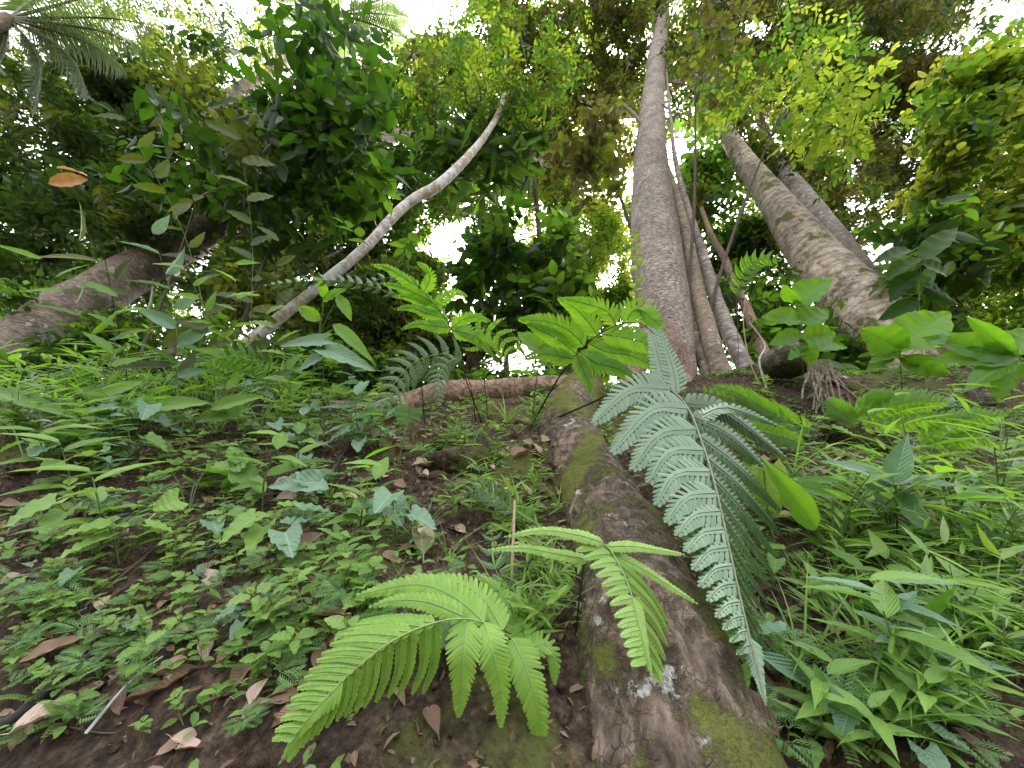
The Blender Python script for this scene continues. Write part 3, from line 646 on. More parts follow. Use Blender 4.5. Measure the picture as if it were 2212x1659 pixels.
# near trees with large leaves (each leaf readable)
near1 = bg_tree('near tree with large dark green leaves hanging over the upper left centre', ['deep', 'deep', 'olivetwig'], 690, 215, 125, 190, 3.4, 5.4, 300, 46, clumps=80, tm=OT, wr=.40, K=5, hole=.6, tilt=.8, hang=.5, name='broadleaf_tree', base=(470, 860, 4.2))
crown(near1, ['deep', 'green'], 790, 400, 90, 110, 3.6, 5, 100, 40, K=5, tm=OT, clumps=14, wr=.5, branches=0, hole=.2)
crown(near1, ['dark', 'deep'], 620, 430, 120, 90, 4, 5.4, 120, 42, K=5, tm=OT, clumps=14, wr=.42, branches=0, hole=.2)
near2 = bg_tree('drooping branches of yellowish olive leaves in front of the dark left trees', ['deep', 'olivetwig'], 450, 350, 170, 120, 3.4, 5, 70, 38, clumps=50, tm=OT, wr=.5, K=6, hole=.2, name='broadleaf_tree', hang=.6, base=(250, 880, 3.4))
near3 = bg_tree('sapling with bright green leaflets hanging in front of the right canopy', ['green', 'lime', 'green'], 1700, 210, 180, 190, 5, 6.9, 230, 18, clumps=60, tm=ET, wr=.5, K=10, hole=.3, name='sapling', base=(1450, 800, 4.4))
near4 = bg_tree('fine dark twigs with rounded leaves beside the top of the tall trunk', ['brown', 'olive'], 1500, 130, 120, 140, 5, 6.9, 240, 17, clumps=22, tm=ET, wr=.65, K=6, hole=.4, name='sapling', base=(1440, 800, 4.5))
crown(stem_things[0][0], ['brown', 'olive'], 1290, 330, 80, 80, 7, 9, 190, 22, K=6, tm=ET, clumps=14, wr=.6, branches=5, fork=stem_things[0][1][-4], hole=.3)
crown(stem_things[1][0], ['green', 'bright'], 1500, 290, 60, 70, 7, 9, 120, 22, K=8, tm=ET, clumps=8, wr=.5, branches=3, fork=stem_things[1][1][-14], hole=.3)
crown(far2, ['green', 'dark'], 1010, 330, 110, 40, 9, 11, 120, 60, K=5, tm=LT, clumps=8, wr=.22, branches=2, fork=f2[-3], hole=.1, tilt=.7)

# ------------------------------------------------------------------ palms
def palm(label, cpx, cpy, d, fronds, path=None, Y=0, fs=1.0):
    c = P(float(cpx), float(cpy), d); base = np.array([c[0], c[1] + .4, float(hgt(c[0], c[1])) - .1])
    tp_ = [base, (base + c) / 2 + [.1, .1, 0], c]; tr_ = [.17, .14, .12]
    if path:
        q, tr_ = px_path(path, Y); c = q[-1]; d = float(c @ FWD); base = q[0].copy(); base[2] = float(hgt(base[0], base[1])) - .1
        tp_ = [base] + list(q); tr_ = [tr_[0] * 1.1] + list(tr_)
    t = thing('palm_tree', label, 'palm', base, None)
    a = Acc(); tube(a, tp_, tr_, 24, n=110, amp=.04, freq=5); a.obj('trunk', M['bark_stem'], t)
    for (ex, ey, dd, lw) in fronds:
        e = P(float(ex), float(ey), d + dd); L = np.linalg.norm(e - c)
        mid = c * .45 + e * .55 + np.array([0, 0, .16 * L])
        path, LL = even([c, mid, e], 46); T = unit(np.gradient(path, axis=0)); S = unit(np.cross(T, ZUP))
        f = Acc(); tube(f, path[::5], np.linspace(.035, .006, len(path[::5])) * fs, 6, n=24, m=1)
        tt = np.linspace(0, 1, 46)
        sel = np.arange(6, 46)
        for s in (-1, 1):
            D = unit(S[sel] * s * .9 + T[sel] * .45 - ZUP * (.35 + .25 * rng.uniform(0, 1, (len(sel), 1))))
            ll = lw * np.sin(np.pi * (tt[sel] * .86 + .1)) ** .6 * rng.uniform(.85, 1.1, len(sel))
            place(f, leaf_t(5, 'blade', .2, .35), path[sel], D, ZUP + S[sel] * s * .2, ll, .045 * fs)
        f.obj('frond', [M['palm'], M['rachisC']], t)
palm('palm crown with long feathered fronds in the top left corner', 20, 40, 8.0, [(330, 55, .5, .6), (270, 150, .2, .65), (190, 200, -.3, .6), (80, 230, -.6, .6), (-70, 200, -.6, .6), (380, -60, .8, .6), (140, -90, 1, .6), (-90, 20, 0, .6), (300, 100, .4, .6)])
palm('palm with pale brown leaning trunk and thin arching fronds at the top', 720, 40, 11.0, [(530, 100, -.5, 2.0), (600, 10, 0, 2.0), (900, 105, 0, 2.0), (830, 170, -1, 1.8), (900, -20, 1, 2), (700, -90, 1, 2.0), (740, 170, -1.2, 2.0), (880, 40, 0, 2)],
     [(-150, 650, 46), (50, 520, 45), (200, 420, 44), (300, 345, 43), (410, 266, 41), (500, 208, 37), (600, 140, 31), (690, 68, 24), (735, 30, 18)], 6.0, 2.4)

# ------------------------------------------------------------------ big roots and rock
def px3(pts): return np.array([P(float(x), float(y), float(d)) for x, y, d in pts])
a = Acc()
big = px3([(1262, 838, 3.4), (1240, 872, 3.08), (1222, 925, 2.62), (1242, 985, 2.2), (1285, 1060, 1.82), (1325, 1140, 1.52), (1362, 1230, 1.26), (1392, 1330, 1.07), (1412, 1430, .93), (1432, 1540, .83), (1455, 1680, .76), (1475, 1860, .72)])
wpx = np.array([80, 100, 116, 140, 160, 180, 205, 245, 295, 345, 440, 560]); rad = .5 * wpx * (big @ FWD) / FPX
rad = rad * .99; big = big * .965
rt = thing('tree_root', 'huge mossy brown root running down the middle of the bank to the bottom edge', 'root', big[-1])
cc, rr_ = tube(a, big, rad, 150, 420, amp=.085, freq=5.5, detail=.0045, lobes=3)
bigV = a.V[0].copy(); a.obj('bark', M['bark_root'], rt)
a = Acc(); wl = px3([(1566, 1590, .60), (1574, 1625, .595), (1580, 1655, .592)])
# side ridge of the root (lower left flank)
a = Acc(); tube(a, px3([(1340, 1340, 1.06), (1305, 1440, .95), (1290, 1560, .86), (1270, 1700, .8)]), [.03, .07, .085, .10], 60, 120, amp=.12, freq=6, detail=.003); a.obj('side_ridge', M['bark_root'], rt)

a = Acc(); tube(a, px3([(870, 885, 3.15), (930, 862, 3.2), (1000, 850, 3.25), (1090, 845, 3.3), (1180, 838, 3.35), (1250, 838, 3.4)]), [.13, .125, .115, .11, .11, .12], 40, 110, amp=.08, freq=5, detail=.003)
o = a.obj('crest_root', M['bark_root2'], origin=g1(1000, 880)); tag(o, 'smooth brown root lying level along the crest left of the huge root', 'root')
a = Acc(); tube(a, px3([(620, 888, 3.2), (720, 880, 3.2), (800, 882, 3.2), (870, 892, 3.1)]), [.05, .06, .055, .03], 20, 60, amp=.1, freq=6, detail=.002)
tag(a.obj('mossy_log', M['bark_shade'], origin=g1(740, 890)), 'thin pale green fallen log at the left end of the crest', 'log')
a = Acc(); tube(a, px3([(2070, 925, 3.2), (2140, 930, 3.0), (2230, 940, 2.8), (2330, 960, 2.6)]), [.16, .17, .17, .15], 40, 60, amp=.12, freq=4, detail=.004)
tag(a.obj('surface_root', M['bark_root2'], origin=g1(2140, 950)), 'thick brown root at the right edge below the leaning trunk', 'root')
a = Acc(); tube(a, px3([(1780, 800, 3.45), (1850, 845, 3.3), (1930, 870, 3.2), (2010, 885, 3.15), (2080, 900, 3.2)]), [.05, .065, .075, .07, .06], 24, 60, amp=.15, freq=6, detail=.004)
tag(a.obj('surface_root', M['bark_root'], origin=g1(1930, 890)), 'dark twisted root lying between the boulder and the right leaning trunk', 'root')

def blob(acc, c, r, amp=.25, f=3.0, nu=48, nv=28, detail=.004):
    th = np.linspace(0, 2 * math.pi, nu + 1)[:-1]; ph = np.linspace(.02, math.pi - .02, nv)
    T_, F_ = np.meshgrid(th, ph); D = np.stack([np.cos(T_) * np.sin(F_), np.sin(T_) * np.sin(F_), np.cos(F_)], -1)
    V = D * np.asarray(r); n_ = fbm((V + c) * f, 3)[..., None]; V = V * (1 + amp * n_) + D * (detail * fbm((V + c) * 40, 2))[..., None]
    i = np.arange(nv - 1)[:, None] * nu; j = np.arange(nu)[None]; j2 = (j + 1) % nu
    F = np.stack([i + j, i + nu + j, i + nu + j2, i + j2], -1).reshape(-1, 4)
    acc.add((V + c).reshape(-1, 3), F, np.stack([T_ * np.mean(r), F_ * np.mean(r)], -1).reshape(-1, 2))
a = Acc(); c0 = P(1700., 782., 3.3); blob(a, c0, (.21, .2, .14), .18, 3.0); tag(a.obj('boulder', M['rock'], origin=c0 - [0, 0, .12]), 'rounded mossy boulder on the crest right of the stems', 'boulder')
rb = thing('root_bundle', 'bundle of thin tangled roots hanging down beside the boulder', 'roots', P(1770., 790., 3.2))
for k in range(13):
    x0 = 1738 + rng.uniform(0, 55); a = Acc(); x1 = x0 + rng.uniform(-15, 90); yb = rng.uniform(850, 905)
    tube(a, px3([(x0, 778, 3.18), (x0 + 6, 805, 3.1), ((x0 + x1) / 2 + rng.uniform(-8, 8), 835, 3.02), (x1, yb, 2.85)]), [.014, .012, .009, .006], 6, n=16, amp=.1); a.obj('root_strand', M['bark_shade'], rb)
for (x, y, rx, lb) in ((1600, 800, .3, 'brown earth mound holding the stem bases'), (1640, 900, .26, 'crumbly brown earth mound under the boulder'), (1850, 960, .3, 'bare earth mound behind the bright right ferns'), (1500, 985, .2, 'small dark earth mound right of the huge root')):
    a = Acc(); p0 = g1(x, y, -.06); blob(a, p0, (rx, rx * .7, rx * .55), .35, 3.5, 90, 50, .012); tag(a.obj('earth_mound', M['soil'], origin=p0), lb, 'earth mound')
for (x, y, rx, lb) in ((965, 960, .10, 'dark clod of root-bound earth left of the huge root'), (1020, 1000, .12, 'small clod of matted rootlets beside the huge root')):
    a = Acc(); p0 = g1(x, y, -.02); blob(a, p0, (rx * 1.3, rx * .7, rx * .6), .45, 6, 90, 50, .012)
    tag(a.obj('earth_clod', M['soil'], origin=p0), lb, 'earth clod')

# ------------------------------------------------------------------ ferns
def vdir(px, py): return unit(P(float(px), float(py), 1.0))
def frond(parent, name_mat, rach_mat, rachis, pin, stipe=None, rr=.002, tipw=None, sd=None, **kw):
    """rachis: px,py,d list. pin: list of dict(path=[(px,py,d)..], wl, wr (px), nl)"""
    a = Acc()
    R = px3(rachis)
    tube(a, R, np.linspace(rr, rr * .4, len(R)), 6, n=40, m=1)
    for q in pin:
        pth = px3(q['path']); d = float((pth @ FWD).mean()); mid = q['path'][len(q['path']) // 2]
        N = -vdir(mid[0], mid[1]) + np.array(q.get('n', (0, 0, .5)))
        s = d / FPX
        o_ = dict(ang=q.get('ang', .35), k=q.get('k', 4), serr=q.get('serr', 0), start=q.get('start', .7), tp=q.get('tp', .75), gap=q.get('gap', .9), conv=q.get('conv', .28), lobe_curve=q.get('lc', .12), m=q.get('m', 0), tipfill=q.get('tf', .05), web=q.get('web', .3))
        pinna(a, pth, N, q['wl'] * s, q['wr'] * s, q['nl'], rr=q.get('rr', rr * .6), **o_)
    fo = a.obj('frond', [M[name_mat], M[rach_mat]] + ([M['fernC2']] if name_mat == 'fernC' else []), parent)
    if stipe:
        b = Acc(); S_ = px3(stipe); tube(b, S_, np.linspace(rr * 1.7, rr, len(S_)), 7, n=36, amp=.06, freq=30); b.obj('stipe', M[q.get('stm', 'stipe')] if pin else M['stipe'], fo)
    return fo

def auto_pin(rachis, cnt, lenL, lenR, angL, angR, t0=.06, t1=.97, curve=.35, prof=None, w=.2, nl0=16, dd=0.0, droop=0, **kw):
    """pinnae in pixel space along a pixel rachis: lens in px, angles in degrees from the rachis direction"""
    R, L = even(np.array(rachis, float), 80); out = []
    Tn = np.gradient(R[:, :2], axis=0); Tn = Tn / np.linalg.norm(Tn, axis=1, keepdims=True)
    for i in range(cnt):
        t = t0 + (t1 - t0) * (i / max(1, cnt - 1)) ** .92; k = int(t * 79); b = R[k]; T = Tn[k]
        f = prof(t) if prof else (np.sin(np.pi * min(1, (t * .9 + .12))) ** .55) * (1 - t * .35)
        for s, ln, an in ((-1, lenL, angL), (1, lenR, angR)):
            if ln <= 0: continue
            l = ln * f * rng.uniform(.93, 1.07); th = math.radians(an + rng.uniform(-4, 4)) * s
            c_, s_ = math.cos(th), math.sin(th); d1 = np.array([T[0] * c_ - T[1] * s_, T[0] * s_ + T[1] * c_])
            th2 = th * (1 - curve); c_, s_ = math.cos(th2), math.sin(th2); d2 = np.array([T[0] * c_ - T[1] * s_, T[0] * s_ + T[1] * c_])
            p1 = b[:2] + d1 * l * .5; p2 = p1 + d2 * l * .5 + np.array([0, droop * l])
            ww = max(w * l * .5, 5)
            out.append(dict(path=[(b[0], b[1], b[2]), (p1[0], p1[1], b[2] + dd * .3), (p2[0], p2[1], b[2] + dd)], wl=ww, wr=ww, nl=max(5, int(nl0 * (.35 + .65 * l / max(ln, 1)))), **kw))
    return out

# A: the yellow-green fern at the bottom centre
fa = thing('fern', 'large yellow-green fern fanning its fronds over the bottom centre of the bank', 'fern', g1(1140, 1500))
A1 = [(1150, 1420, .80), (1090, 1368, .77), (1020, 1338, .74), (940, 1345, .70), (842, 1388, .66), (740, 1470, .62), (660, 1560, .585), (602, 1652, .56)]
pins = []
R, _ = even(np.array(A1[3:], float), 60); 
for i in range(15):
    t = .0 + .86 * i / 14; k = int(t * 59); b = R[k]; T = np.gradient(R[:, :2], axis=0)[k]; T = T / np.linalg.norm(T)
    f = 1 - t * .78
    up_ = np.array([-.98, -.10 + .10 * t]) ; dn = np.array([-.02 - .25 * t, 1.0])
    for v, l in ((up_, 158 * f), (dn, 168 * f)):
        v = v / np.linalg.norm(v); p1 = b[:2] + v * l * .5; p2 = p1 + (v * .8 + T * .35) / 1.1 * l * .5
        pins.append(dict(path=[tuple(b), (p1[0], p1[1], b[2] - .005), (p2[0], p2[1], b[2] - .012)], wl=16.5 * (1 - t * .25), wr=16.5 * (1 - t * .25), nl=max(6, int(15 * f)), k=3, ang=.55, gap=1.0, start=.95, tp=.42, rr=.0009, conv=.15, web=.72, n=(0, 0, .25)))
pins.append(dict(path=A1[5:], wl=36, wr=36, nl=16, k=5, gap=.9, start=1, tp=.9, rr=.0012, ang=.75))
def P_A(path, w, nl, **k): return dict(dict(path=path, wl=w * 1.2, wr=w * 1.2, nl=nl, k=5, gap=.94, start=.75, tp=.7, rr=.0012, ang=.42, serr=.04, web=.35, n=(0, 0, .3)), **k)
pins += [P_A([(1010, 1336, .74), (1002, 1400, .70), (998, 1470, .68), (990, 1550, .665)], 40, 22),
         P_A([(1046, 1345, .75), (1062, 1400, .71), (1080, 1480, .69), (1082, 1572, .67)], 38, 21),
         P_A([(1105, 1378, .77), (1135, 1440, .73), (1160, 1530, .70), (1172, 1656, .68)], 42, 26, wr=46),
         P_A([(1046, 1345, .75), (985, 1292, .78), (900, 1262, .79), (768, 1286, .78)], 36, 24),
         P_A([(1086, 1362, .77), (1045, 1296, .82), (985, 1258, .85), (880, 1250, .86)], 32, 22),
         P_A([(1000, 1330, .74), (930, 1302, .74), (860, 1296, .73), (795, 1312, .72)], 24, 18),
         P_A([(1130, 1400, .78), (1120, 1340, .84), (1080, 1280, .9), (1030, 1240, .92)], 34, 18),
         P_A([(1140, 1405, .78), (1175, 1390, .79), (1195, 1420, .78), (1198, 1480, .76)], 26, 14)]
frond(fa, 'fernA', 'rachis', A1, pins, [(1190, 1560, .90), (1180, 1500, .87), (1150, 1420, .80)], rr=.002)
A2 = [(1160, 1330, .95), (1110, 1290, .97), (1075, 1240, .99), (1065, 1190, 1.02), (1060, 1130, 1.06)]
frond(fa, 'fernG', 'rachis', A2, auto_pin(A2, 8, 75, 80, 62, 62, w=.34, nl0=12, k=4), [(1185, 1520, .95), (1180, 1400, .95), (1160, 1330, .95)], rr=.0014)

# B: pale frond just right of it
fb = thing('fern', 'pale lime fern frond drooping in front of the huge root', 'fern', g1(1235, 1500))
B1 = [(1262, 1215, .88), (1303, 1175, .86), (1341, 1227, .82), (1366, 1290, .78), (1388, 1380, .73), (1410, 1470, .69)]
pb = []
R, _ = even(np.array(B1[1:], float), 60)
for i in range(13):
    t = .02 + .84 * i / 12; b = R[int(t * 59)]; f = 1 - t * .8
    for (vx, vy), l in (((-1, .10 + .25 * t), 66 * (f * .6 + .35)), ((.78 - .35 * t, .80), 190 * f * (1.0 if i > 0 else .8))):
        if vx > 0 and i % 2: continue
        v = np.array([vx, vy]); v /= np.linalg.norm(v); p1 = b[:2] + v * l * .5 + [l * .03, -l * .03]; p2 = b[:2] + v * l + np.array([0, l * .06])
        pb.append(dict(path=[tuple(b), (p1[0], p1[1], b[2]), (p2[0], p2[1], b[2] - .01)], wl=14, wr=14, nl=max(5, int(l / 9)), k=3, ang=.7, gap=1.0, start=.95, tp=.45, rr=.0008, conv=.15, web=.72, n=(0, 0, .25)))
for pth in ([(1303, 1172, .86), (1250, 1156, .86), (1170, 1146, .85), (1088, 1160, .84)], [(1270, 1208, .88), (1200, 1196, .86), (1130, 1184, .85), (1052, 1188, .84)], [(1310, 1180, .86), (1370, 1180, .85), (1430, 1190, .84), (1480, 1198, .83)], [(1320, 1195, .86), (1390, 1230, .84), (1450, 1268, .82), (1508, 1305, .8)]):
    pb.append(dict(path=pth, wl=19, wr=19, nl=22, k=4, ang=.65, gap=.97, start=.7, tp=.6, rr=.001, conv=.2, n=(0, -.3, .5)))
pb.append(dict(path=B1[3:], wl=22, wr=26, nl=18, k=4, ang=.8, start=1, tp=.8, rr=.001))
frond(fb, 'fernB', 'rachis', B1, pb, [(1228, 1505, .92), (1240, 1400, .92), (1252, 1290, .9), (1262, 1215, .88)], rr=.0018)

# C: the big silvery fern
fc = thing('fern', 'big silvery green fern arching down on the right of the huge root', 'fern', g1(1165, 935))
C1 = [(1385, 812, 1.75), (1440, 835, 1.6), (1485, 880, 1.42), (1518, 960, 1.22), (1545, 1050, 1.06), (1566, 1140, .96), (1590, 1250, .86), (1618, 1370, .76), (1655, 1525, .67)]
pc_ = []
R, _ = even(np.array(C1, float), 100)
def Rk(y): return R[int(np.argmin(abs(R[:, 1] - y)))]
left = [(842, [-88, 0, -168, 70], 34), (882, [-80, 2, -165, 92], 36), (925, [-80, 10, -140, 85], 36), (972, [-75, 4, -120, 68], 33), (1020, [-78, 6, -118, 70], 32), (1064, [-65, 8, -108, 62], 30), (1105, [-58, 8, -94, 50], 27), (1145, [-50, 8, -84, 46], 25),
        (1185, [-44, 8, -76, 46], 23), (1225, [-40, 8, -70, 44], 21), (1262, [-34, 6, -62, 36], 18), (1298, [-30, 6, -52, 32], 16), (1332, [-25, 6, -44, 28], 14), (1364, [-20, 6, -36, 24], 12), (1394, [-16, 6, -30, 20], 10)]
for y, o4, w in left:
    b = Rk(y); l = math.hypot(o4[2], o4[3])
    pc_.append(dict(path=[tuple(b), (b[0] + o4[0], b[1] + o4[1], b[2] * 1.0), (b[0] + o4[2], b[1] + o4[3], b[2] * .97)], wl=w * 1.45, wr=w * 1.45, nl=int(np.clip(l / 9.5, 7, 20)), k=4, ang=.22, gap=.92, conv=.6, web=.25, start=.85, tp=.5, rr=.0012, n=(-.2, .1, .55)))
right = [(872, [90, 18, 222, 120], 30), (900, [95, 50, 190, 150], 28), (940, [80, 60, 175, 160], 28), (985, [75, 65, 160, 165], 28), (1030, [65, 75, 140, 175], 27), (1075, [58, 78, 122, 165], 25), (1115, [50, 75, 105, 155], 23), (1155, [42, 70, 90, 140], 21), (1195, [36, 62, 76, 128], 19),
         (1232, [30, 55, 64, 112], 17), (1268, [26, 48, 54, 98], 15), (1302, [22, 40, 44, 84], 13), (1336, [17, 34, 36, 70], 11), (1366, [13, 27, 28, 56], 9)]
for y, o4, w in right:
    b = Rk(y); l = math.hypot(o4[2], o4[3])
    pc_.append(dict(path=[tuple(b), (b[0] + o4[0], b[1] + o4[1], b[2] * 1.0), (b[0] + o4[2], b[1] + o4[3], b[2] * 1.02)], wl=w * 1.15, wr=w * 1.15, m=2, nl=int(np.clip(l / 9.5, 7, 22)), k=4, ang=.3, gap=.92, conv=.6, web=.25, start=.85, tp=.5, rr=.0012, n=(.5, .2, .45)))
pc_.append(dict(path=[tuple(Rk(1380)), tuple(Rk(1450)), tuple(R[-1])], wl=26, wr=24, nl=17, k=4, ang=.6, start=1, tp=.85, conv=.4, rr=.001, gap=.86))
pc_.append(dict(path=[(1440, 832, 1.6), (1425, 785, 1.68), (1412, 735, 1.75), (1400, 690, 1.82)], wl=34, wr=30, nl=20, conv=.4, gap=.85))
pc_.append(dict(path=[(1462, 850, 1.55), (1455, 800, 1.6), (1437, 745, 1.66), (1425, 705, 1.7)], wl=26, wr=34, nl=18, conv=.4, gap=.85))
pc_.append(dict(path=[(1500, 905, 1.38), (1560, 880, 1.42), (1620, 895, 1.4), (1690, 925, 1.38)], wl=24, wr=26, nl=20, conv=.4, gap=.85))
frond(fc, 'fernC', 'rachisC', C1, pc_, [(1165, 935, 2.45), (1200, 905, 2.3), (1260, 878, 2.1), (1320, 850, 1.92), (1385, 812, 1.75)], rr=.0042)

# D: backlit ferns in front of the tall trunk
fd = thing('fern', 'backlit green fern on a black stalk spreading in front of the tall trunk base', 'fern', g1(1140, 935))
D1 = [(1245, 765, 1.95), (1290, 725, 1.9), (1340, 700, 1.85), (1385, 700, 1.8), (1430, 735, 1.75)]
pd_ = []
for pth, w in (([(1290, 725, 1.9), (1270, 695, 1.9), (1240, 665, 1.88), (1207, 645, 1.85)], 26), ([(1330, 702, 1.86), (1310, 672, 1.86), (1260, 655, 1.84), (1215, 645, 1.82)], 24),
               ([(1350, 700, 1.85), (1370, 668, 1.83), (1400, 680, 1.8), (1432, 715, 1.76)], 30), ([(1300, 722, 1.9), (1350, 730, 1.86), (1400, 745, 1.8), (1440, 780, 1.76)], 32),
               ([(1270, 742, 1.93), (1310, 760, 1.9), (1370, 770, 1.85), (1425, 800, 1.8)], 32), ([(1250, 760, 1.95), (1290, 785, 1.9), (1330, 795, 1.86), (1375, 818, 1.82)], 28),
               ([(1245, 765, 1.95), (1215, 740, 1.93), (1180, 720, 1.9), (1140, 700, 1.88)], 26), ([(1262, 748, 1.93), (1230, 715, 1.92), (1180, 695, 1.9), (1120, 690, 1.88)], 28), ([(1240, 775, 1.95), (1210, 770, 1.93), (1170, 765, 1.9), (1130, 775, 1.88)], 22),
               ([(1245, 765, 1.95), (1260, 800, 1.92), (1270, 825, 1.9), (1275, 850, 1.88)], 20)):
    pd_.append(dict(path=pth, wl=w * 1.25, wr=w * 1.25, nl=18, k=3, ang=.5, gap=.97, web=0, start=.7, tp=.65, rr=.0016, conv=.15, n=(0, .0, .15)))
frond(fd, 'fernD', 'stipe', D1, pd_, [(1140, 935, 2.4), (1175, 870, 2.25), (1212, 808, 2.08), (1245, 765, 1.95)], rr=.0036)

# E: left backlit fern with tall black stem
fe = thing('fern', 'tall fern with a thin black stem and tiers of backlit fronds in the centre', 'fern', g1(1052, 950))
E1 = [(1010, 830, 2.35), (990, 760, 2.3), (972, 705, 2.25), (940, 660, 2.2), (905, 620, 2.15), (880, 590, 2.12)]
pe = []
for pth, w in (([(975, 708, 2.25), (940, 705, 2.2), (900, 700, 2.18), (865, 712, 2.15)], 14), ([(968, 690, 2.24), (930, 680, 2.2), (890, 665, 2.18), (850, 668, 2.15)], 14), ([(955, 672, 2.22), (920, 655, 2.2), (880, 642, 2.18), (845, 640, 2.15)], 14), ([(935, 655, 2.2), (900, 635, 2.18), (860, 620, 2.15), (820, 612, 2.1)], 14),
               ([(905, 620, 2.15), (870, 600, 2.13), (840, 580, 2.1), (800, 572, 2.1)], 13), ([(915, 632, 2.15), (930, 600, 2.13), (920, 580, 2.1), (900, 565, 2.1)], 14), ([(940, 660, 2.2), (965, 640, 2.2), (985, 632, 2.18), (1010, 640, 2.15)], 13),
               ([(975, 710, 2.25), (1000, 690, 2.22), (1030, 685, 2.2), (1060, 695, 2.18)], 15), ([(978, 715, 2.25), (1010, 720, 2.2), (1040, 740, 2.18), (1065, 770, 2.15)], 18)):
    pe.append(dict(path=pth, wl=w * 1.4, wr=w * 1.4, nl=15, k=3, ang=.5, gap=.96, web=0, rr=.0016, conv=.12, n=(0, 0, .2)))
frond(fe, 'fernD', 'stipe', E1, pe, [(1052, 950, 2.75), (1036, 900, 2.6), (1010, 830, 2.35)], rr=.0036)
E2 = [(1040, 760, 2.2), (1020, 730, 2.15), (1045, 715, 2.1), (1085, 735, 2.05), (1125, 790, 2.0)]
frond(fe, 'fernD', 'rachis', E2, auto_pin(E2, 9, 62, 62, 60, 60, w=.3, nl0=10, k=3, conv=.12, web=0, n=(0, 0, .2)), [(1060, 950, 2.7), (1050, 860, 2.5), (1040, 760, 2.2)], rr=.002)
fg = thing('fern', 'greyish fern fronds drooping left over the crest root', 'fern', g1(1000, 935))
for R_, l in (([(1000, 780, 2.0), (960, 765, 1.95), (900, 780, 1.9), (855, 825, 1.85), (822, 892, 1.8)], 72), ([(1000, 780, 2.0), (985, 775, 1.95), (960, 790, 1.9), (945, 830, 1.86), (950, 878, 1.84)], 40)):
    frond(fg, 'fernG', 'rachis', R_, auto_pin(R_, 12, l, l, 64, 60, w=.3, nl0=12, k=3, conv=.25), [(1030, 940, 2.4), (1020, 850, 2.2), (1000, 780, 2.0)] if l > 50 else None, rr=.0018)
fl = thing('fern', 'thin bluish fern frond seen edge-on crossing the slender pale trunk', 'fern', g1(870, 935))
L1 = [(860, 640, 2.3), (800, 618, 2.2), (730, 606, 2.15), (650, 608, 2.1), (562, 618, 2.05)]
frond(fl, 'fernC', 'rachis', L1, auto_pin(L1, 15, 26, 26, 50, 48, w=.55, nl0=8, k=3), [(920, 940, 2.6), (905, 800, 2.4), (860, 640, 2.3)], rr=.002)
L2 = [(860, 640, 2.3), (880, 610, 2.25), (840, 600, 2.2), (790, 612, 2.15)]
frond(fl, 'fernC', 'rachis', L2, auto_pin(L2, 7, 30, 30, 55, 55, w=.5, nl0=8, k=3), None, rr=.0016)

# F: bright flat ferns on the right
ff = thing('fern', 'bright backlit flat fern fronds spreading right of the silvery fern', 'fern', g1(1700, 960))
for R_, l in (([(1760, 930, 2.0), (1690, 905, 1.95), (1610, 872, 1.9), (1500, 838, 1.85)], 42), ([(1740, 960, 1.9), (1680, 940, 1.85), (1620, 925, 1.8), (1560, 915, 1.78)], 34), ([(1700, 905, 1.95), (1650, 880, 1.9), (1600, 850, 1.88), (1540, 832, 1.85)], 28)):
    frond(ff, 'fernD', 'rachis', R_, auto_pin(R_, 15, l * 1.25, l * 1.25, 48, 48, w=.5, nl0=9, k=3, conv=.12, web=0, n=(0, 0, .2)), [(1800, 1000, 2.2), (1785, 965, 2.1), R_[0]], rr=.002)
fh = thing('fern', 'broad yellow-green flat fern below the right leaning trunk', 'fern', g1(1890, 985))
for R_, l in (([(1850, 920, 1.95), (1830, 900, 1.95), (1800, 880, 1.9), (1786, 862, 1.88)], 34), ([(1855, 915, 1.95), (1910, 882, 1.9), (1980, 868, 1.85), (2060, 868, 1.8)], 42), ([(1860, 925, 1.95), (1930, 915, 1.9), (2010, 905, 1.85), (2100, 900, 1.8)], 30), ([(1980, 960, 1.9), (2040, 925, 1.85), (2100, 905, 1.8), (2180, 895, 1.78)], 40), ([(1990, 965, 1.9), (2060, 950, 1.85), (2120, 950, 1.8), (2170, 965, 1.78)], 34), ([(1850, 900, 1.95), (1870, 875, 1.92), (1900, 858, 1.9), (1935, 850, 1.88)], 28)):
    frond(fh, 'fernD', 'rachis', R_, auto_pin(R_, 14, l * 1.25, l * 1.25, 55, 55, w=.5, nl0=10, k=3, conv=.12, web=0, n=(0, 0, .2)), [(1910, 1000, 2.15), (1880, 960, 2.05), R_[0]], rr=.002)
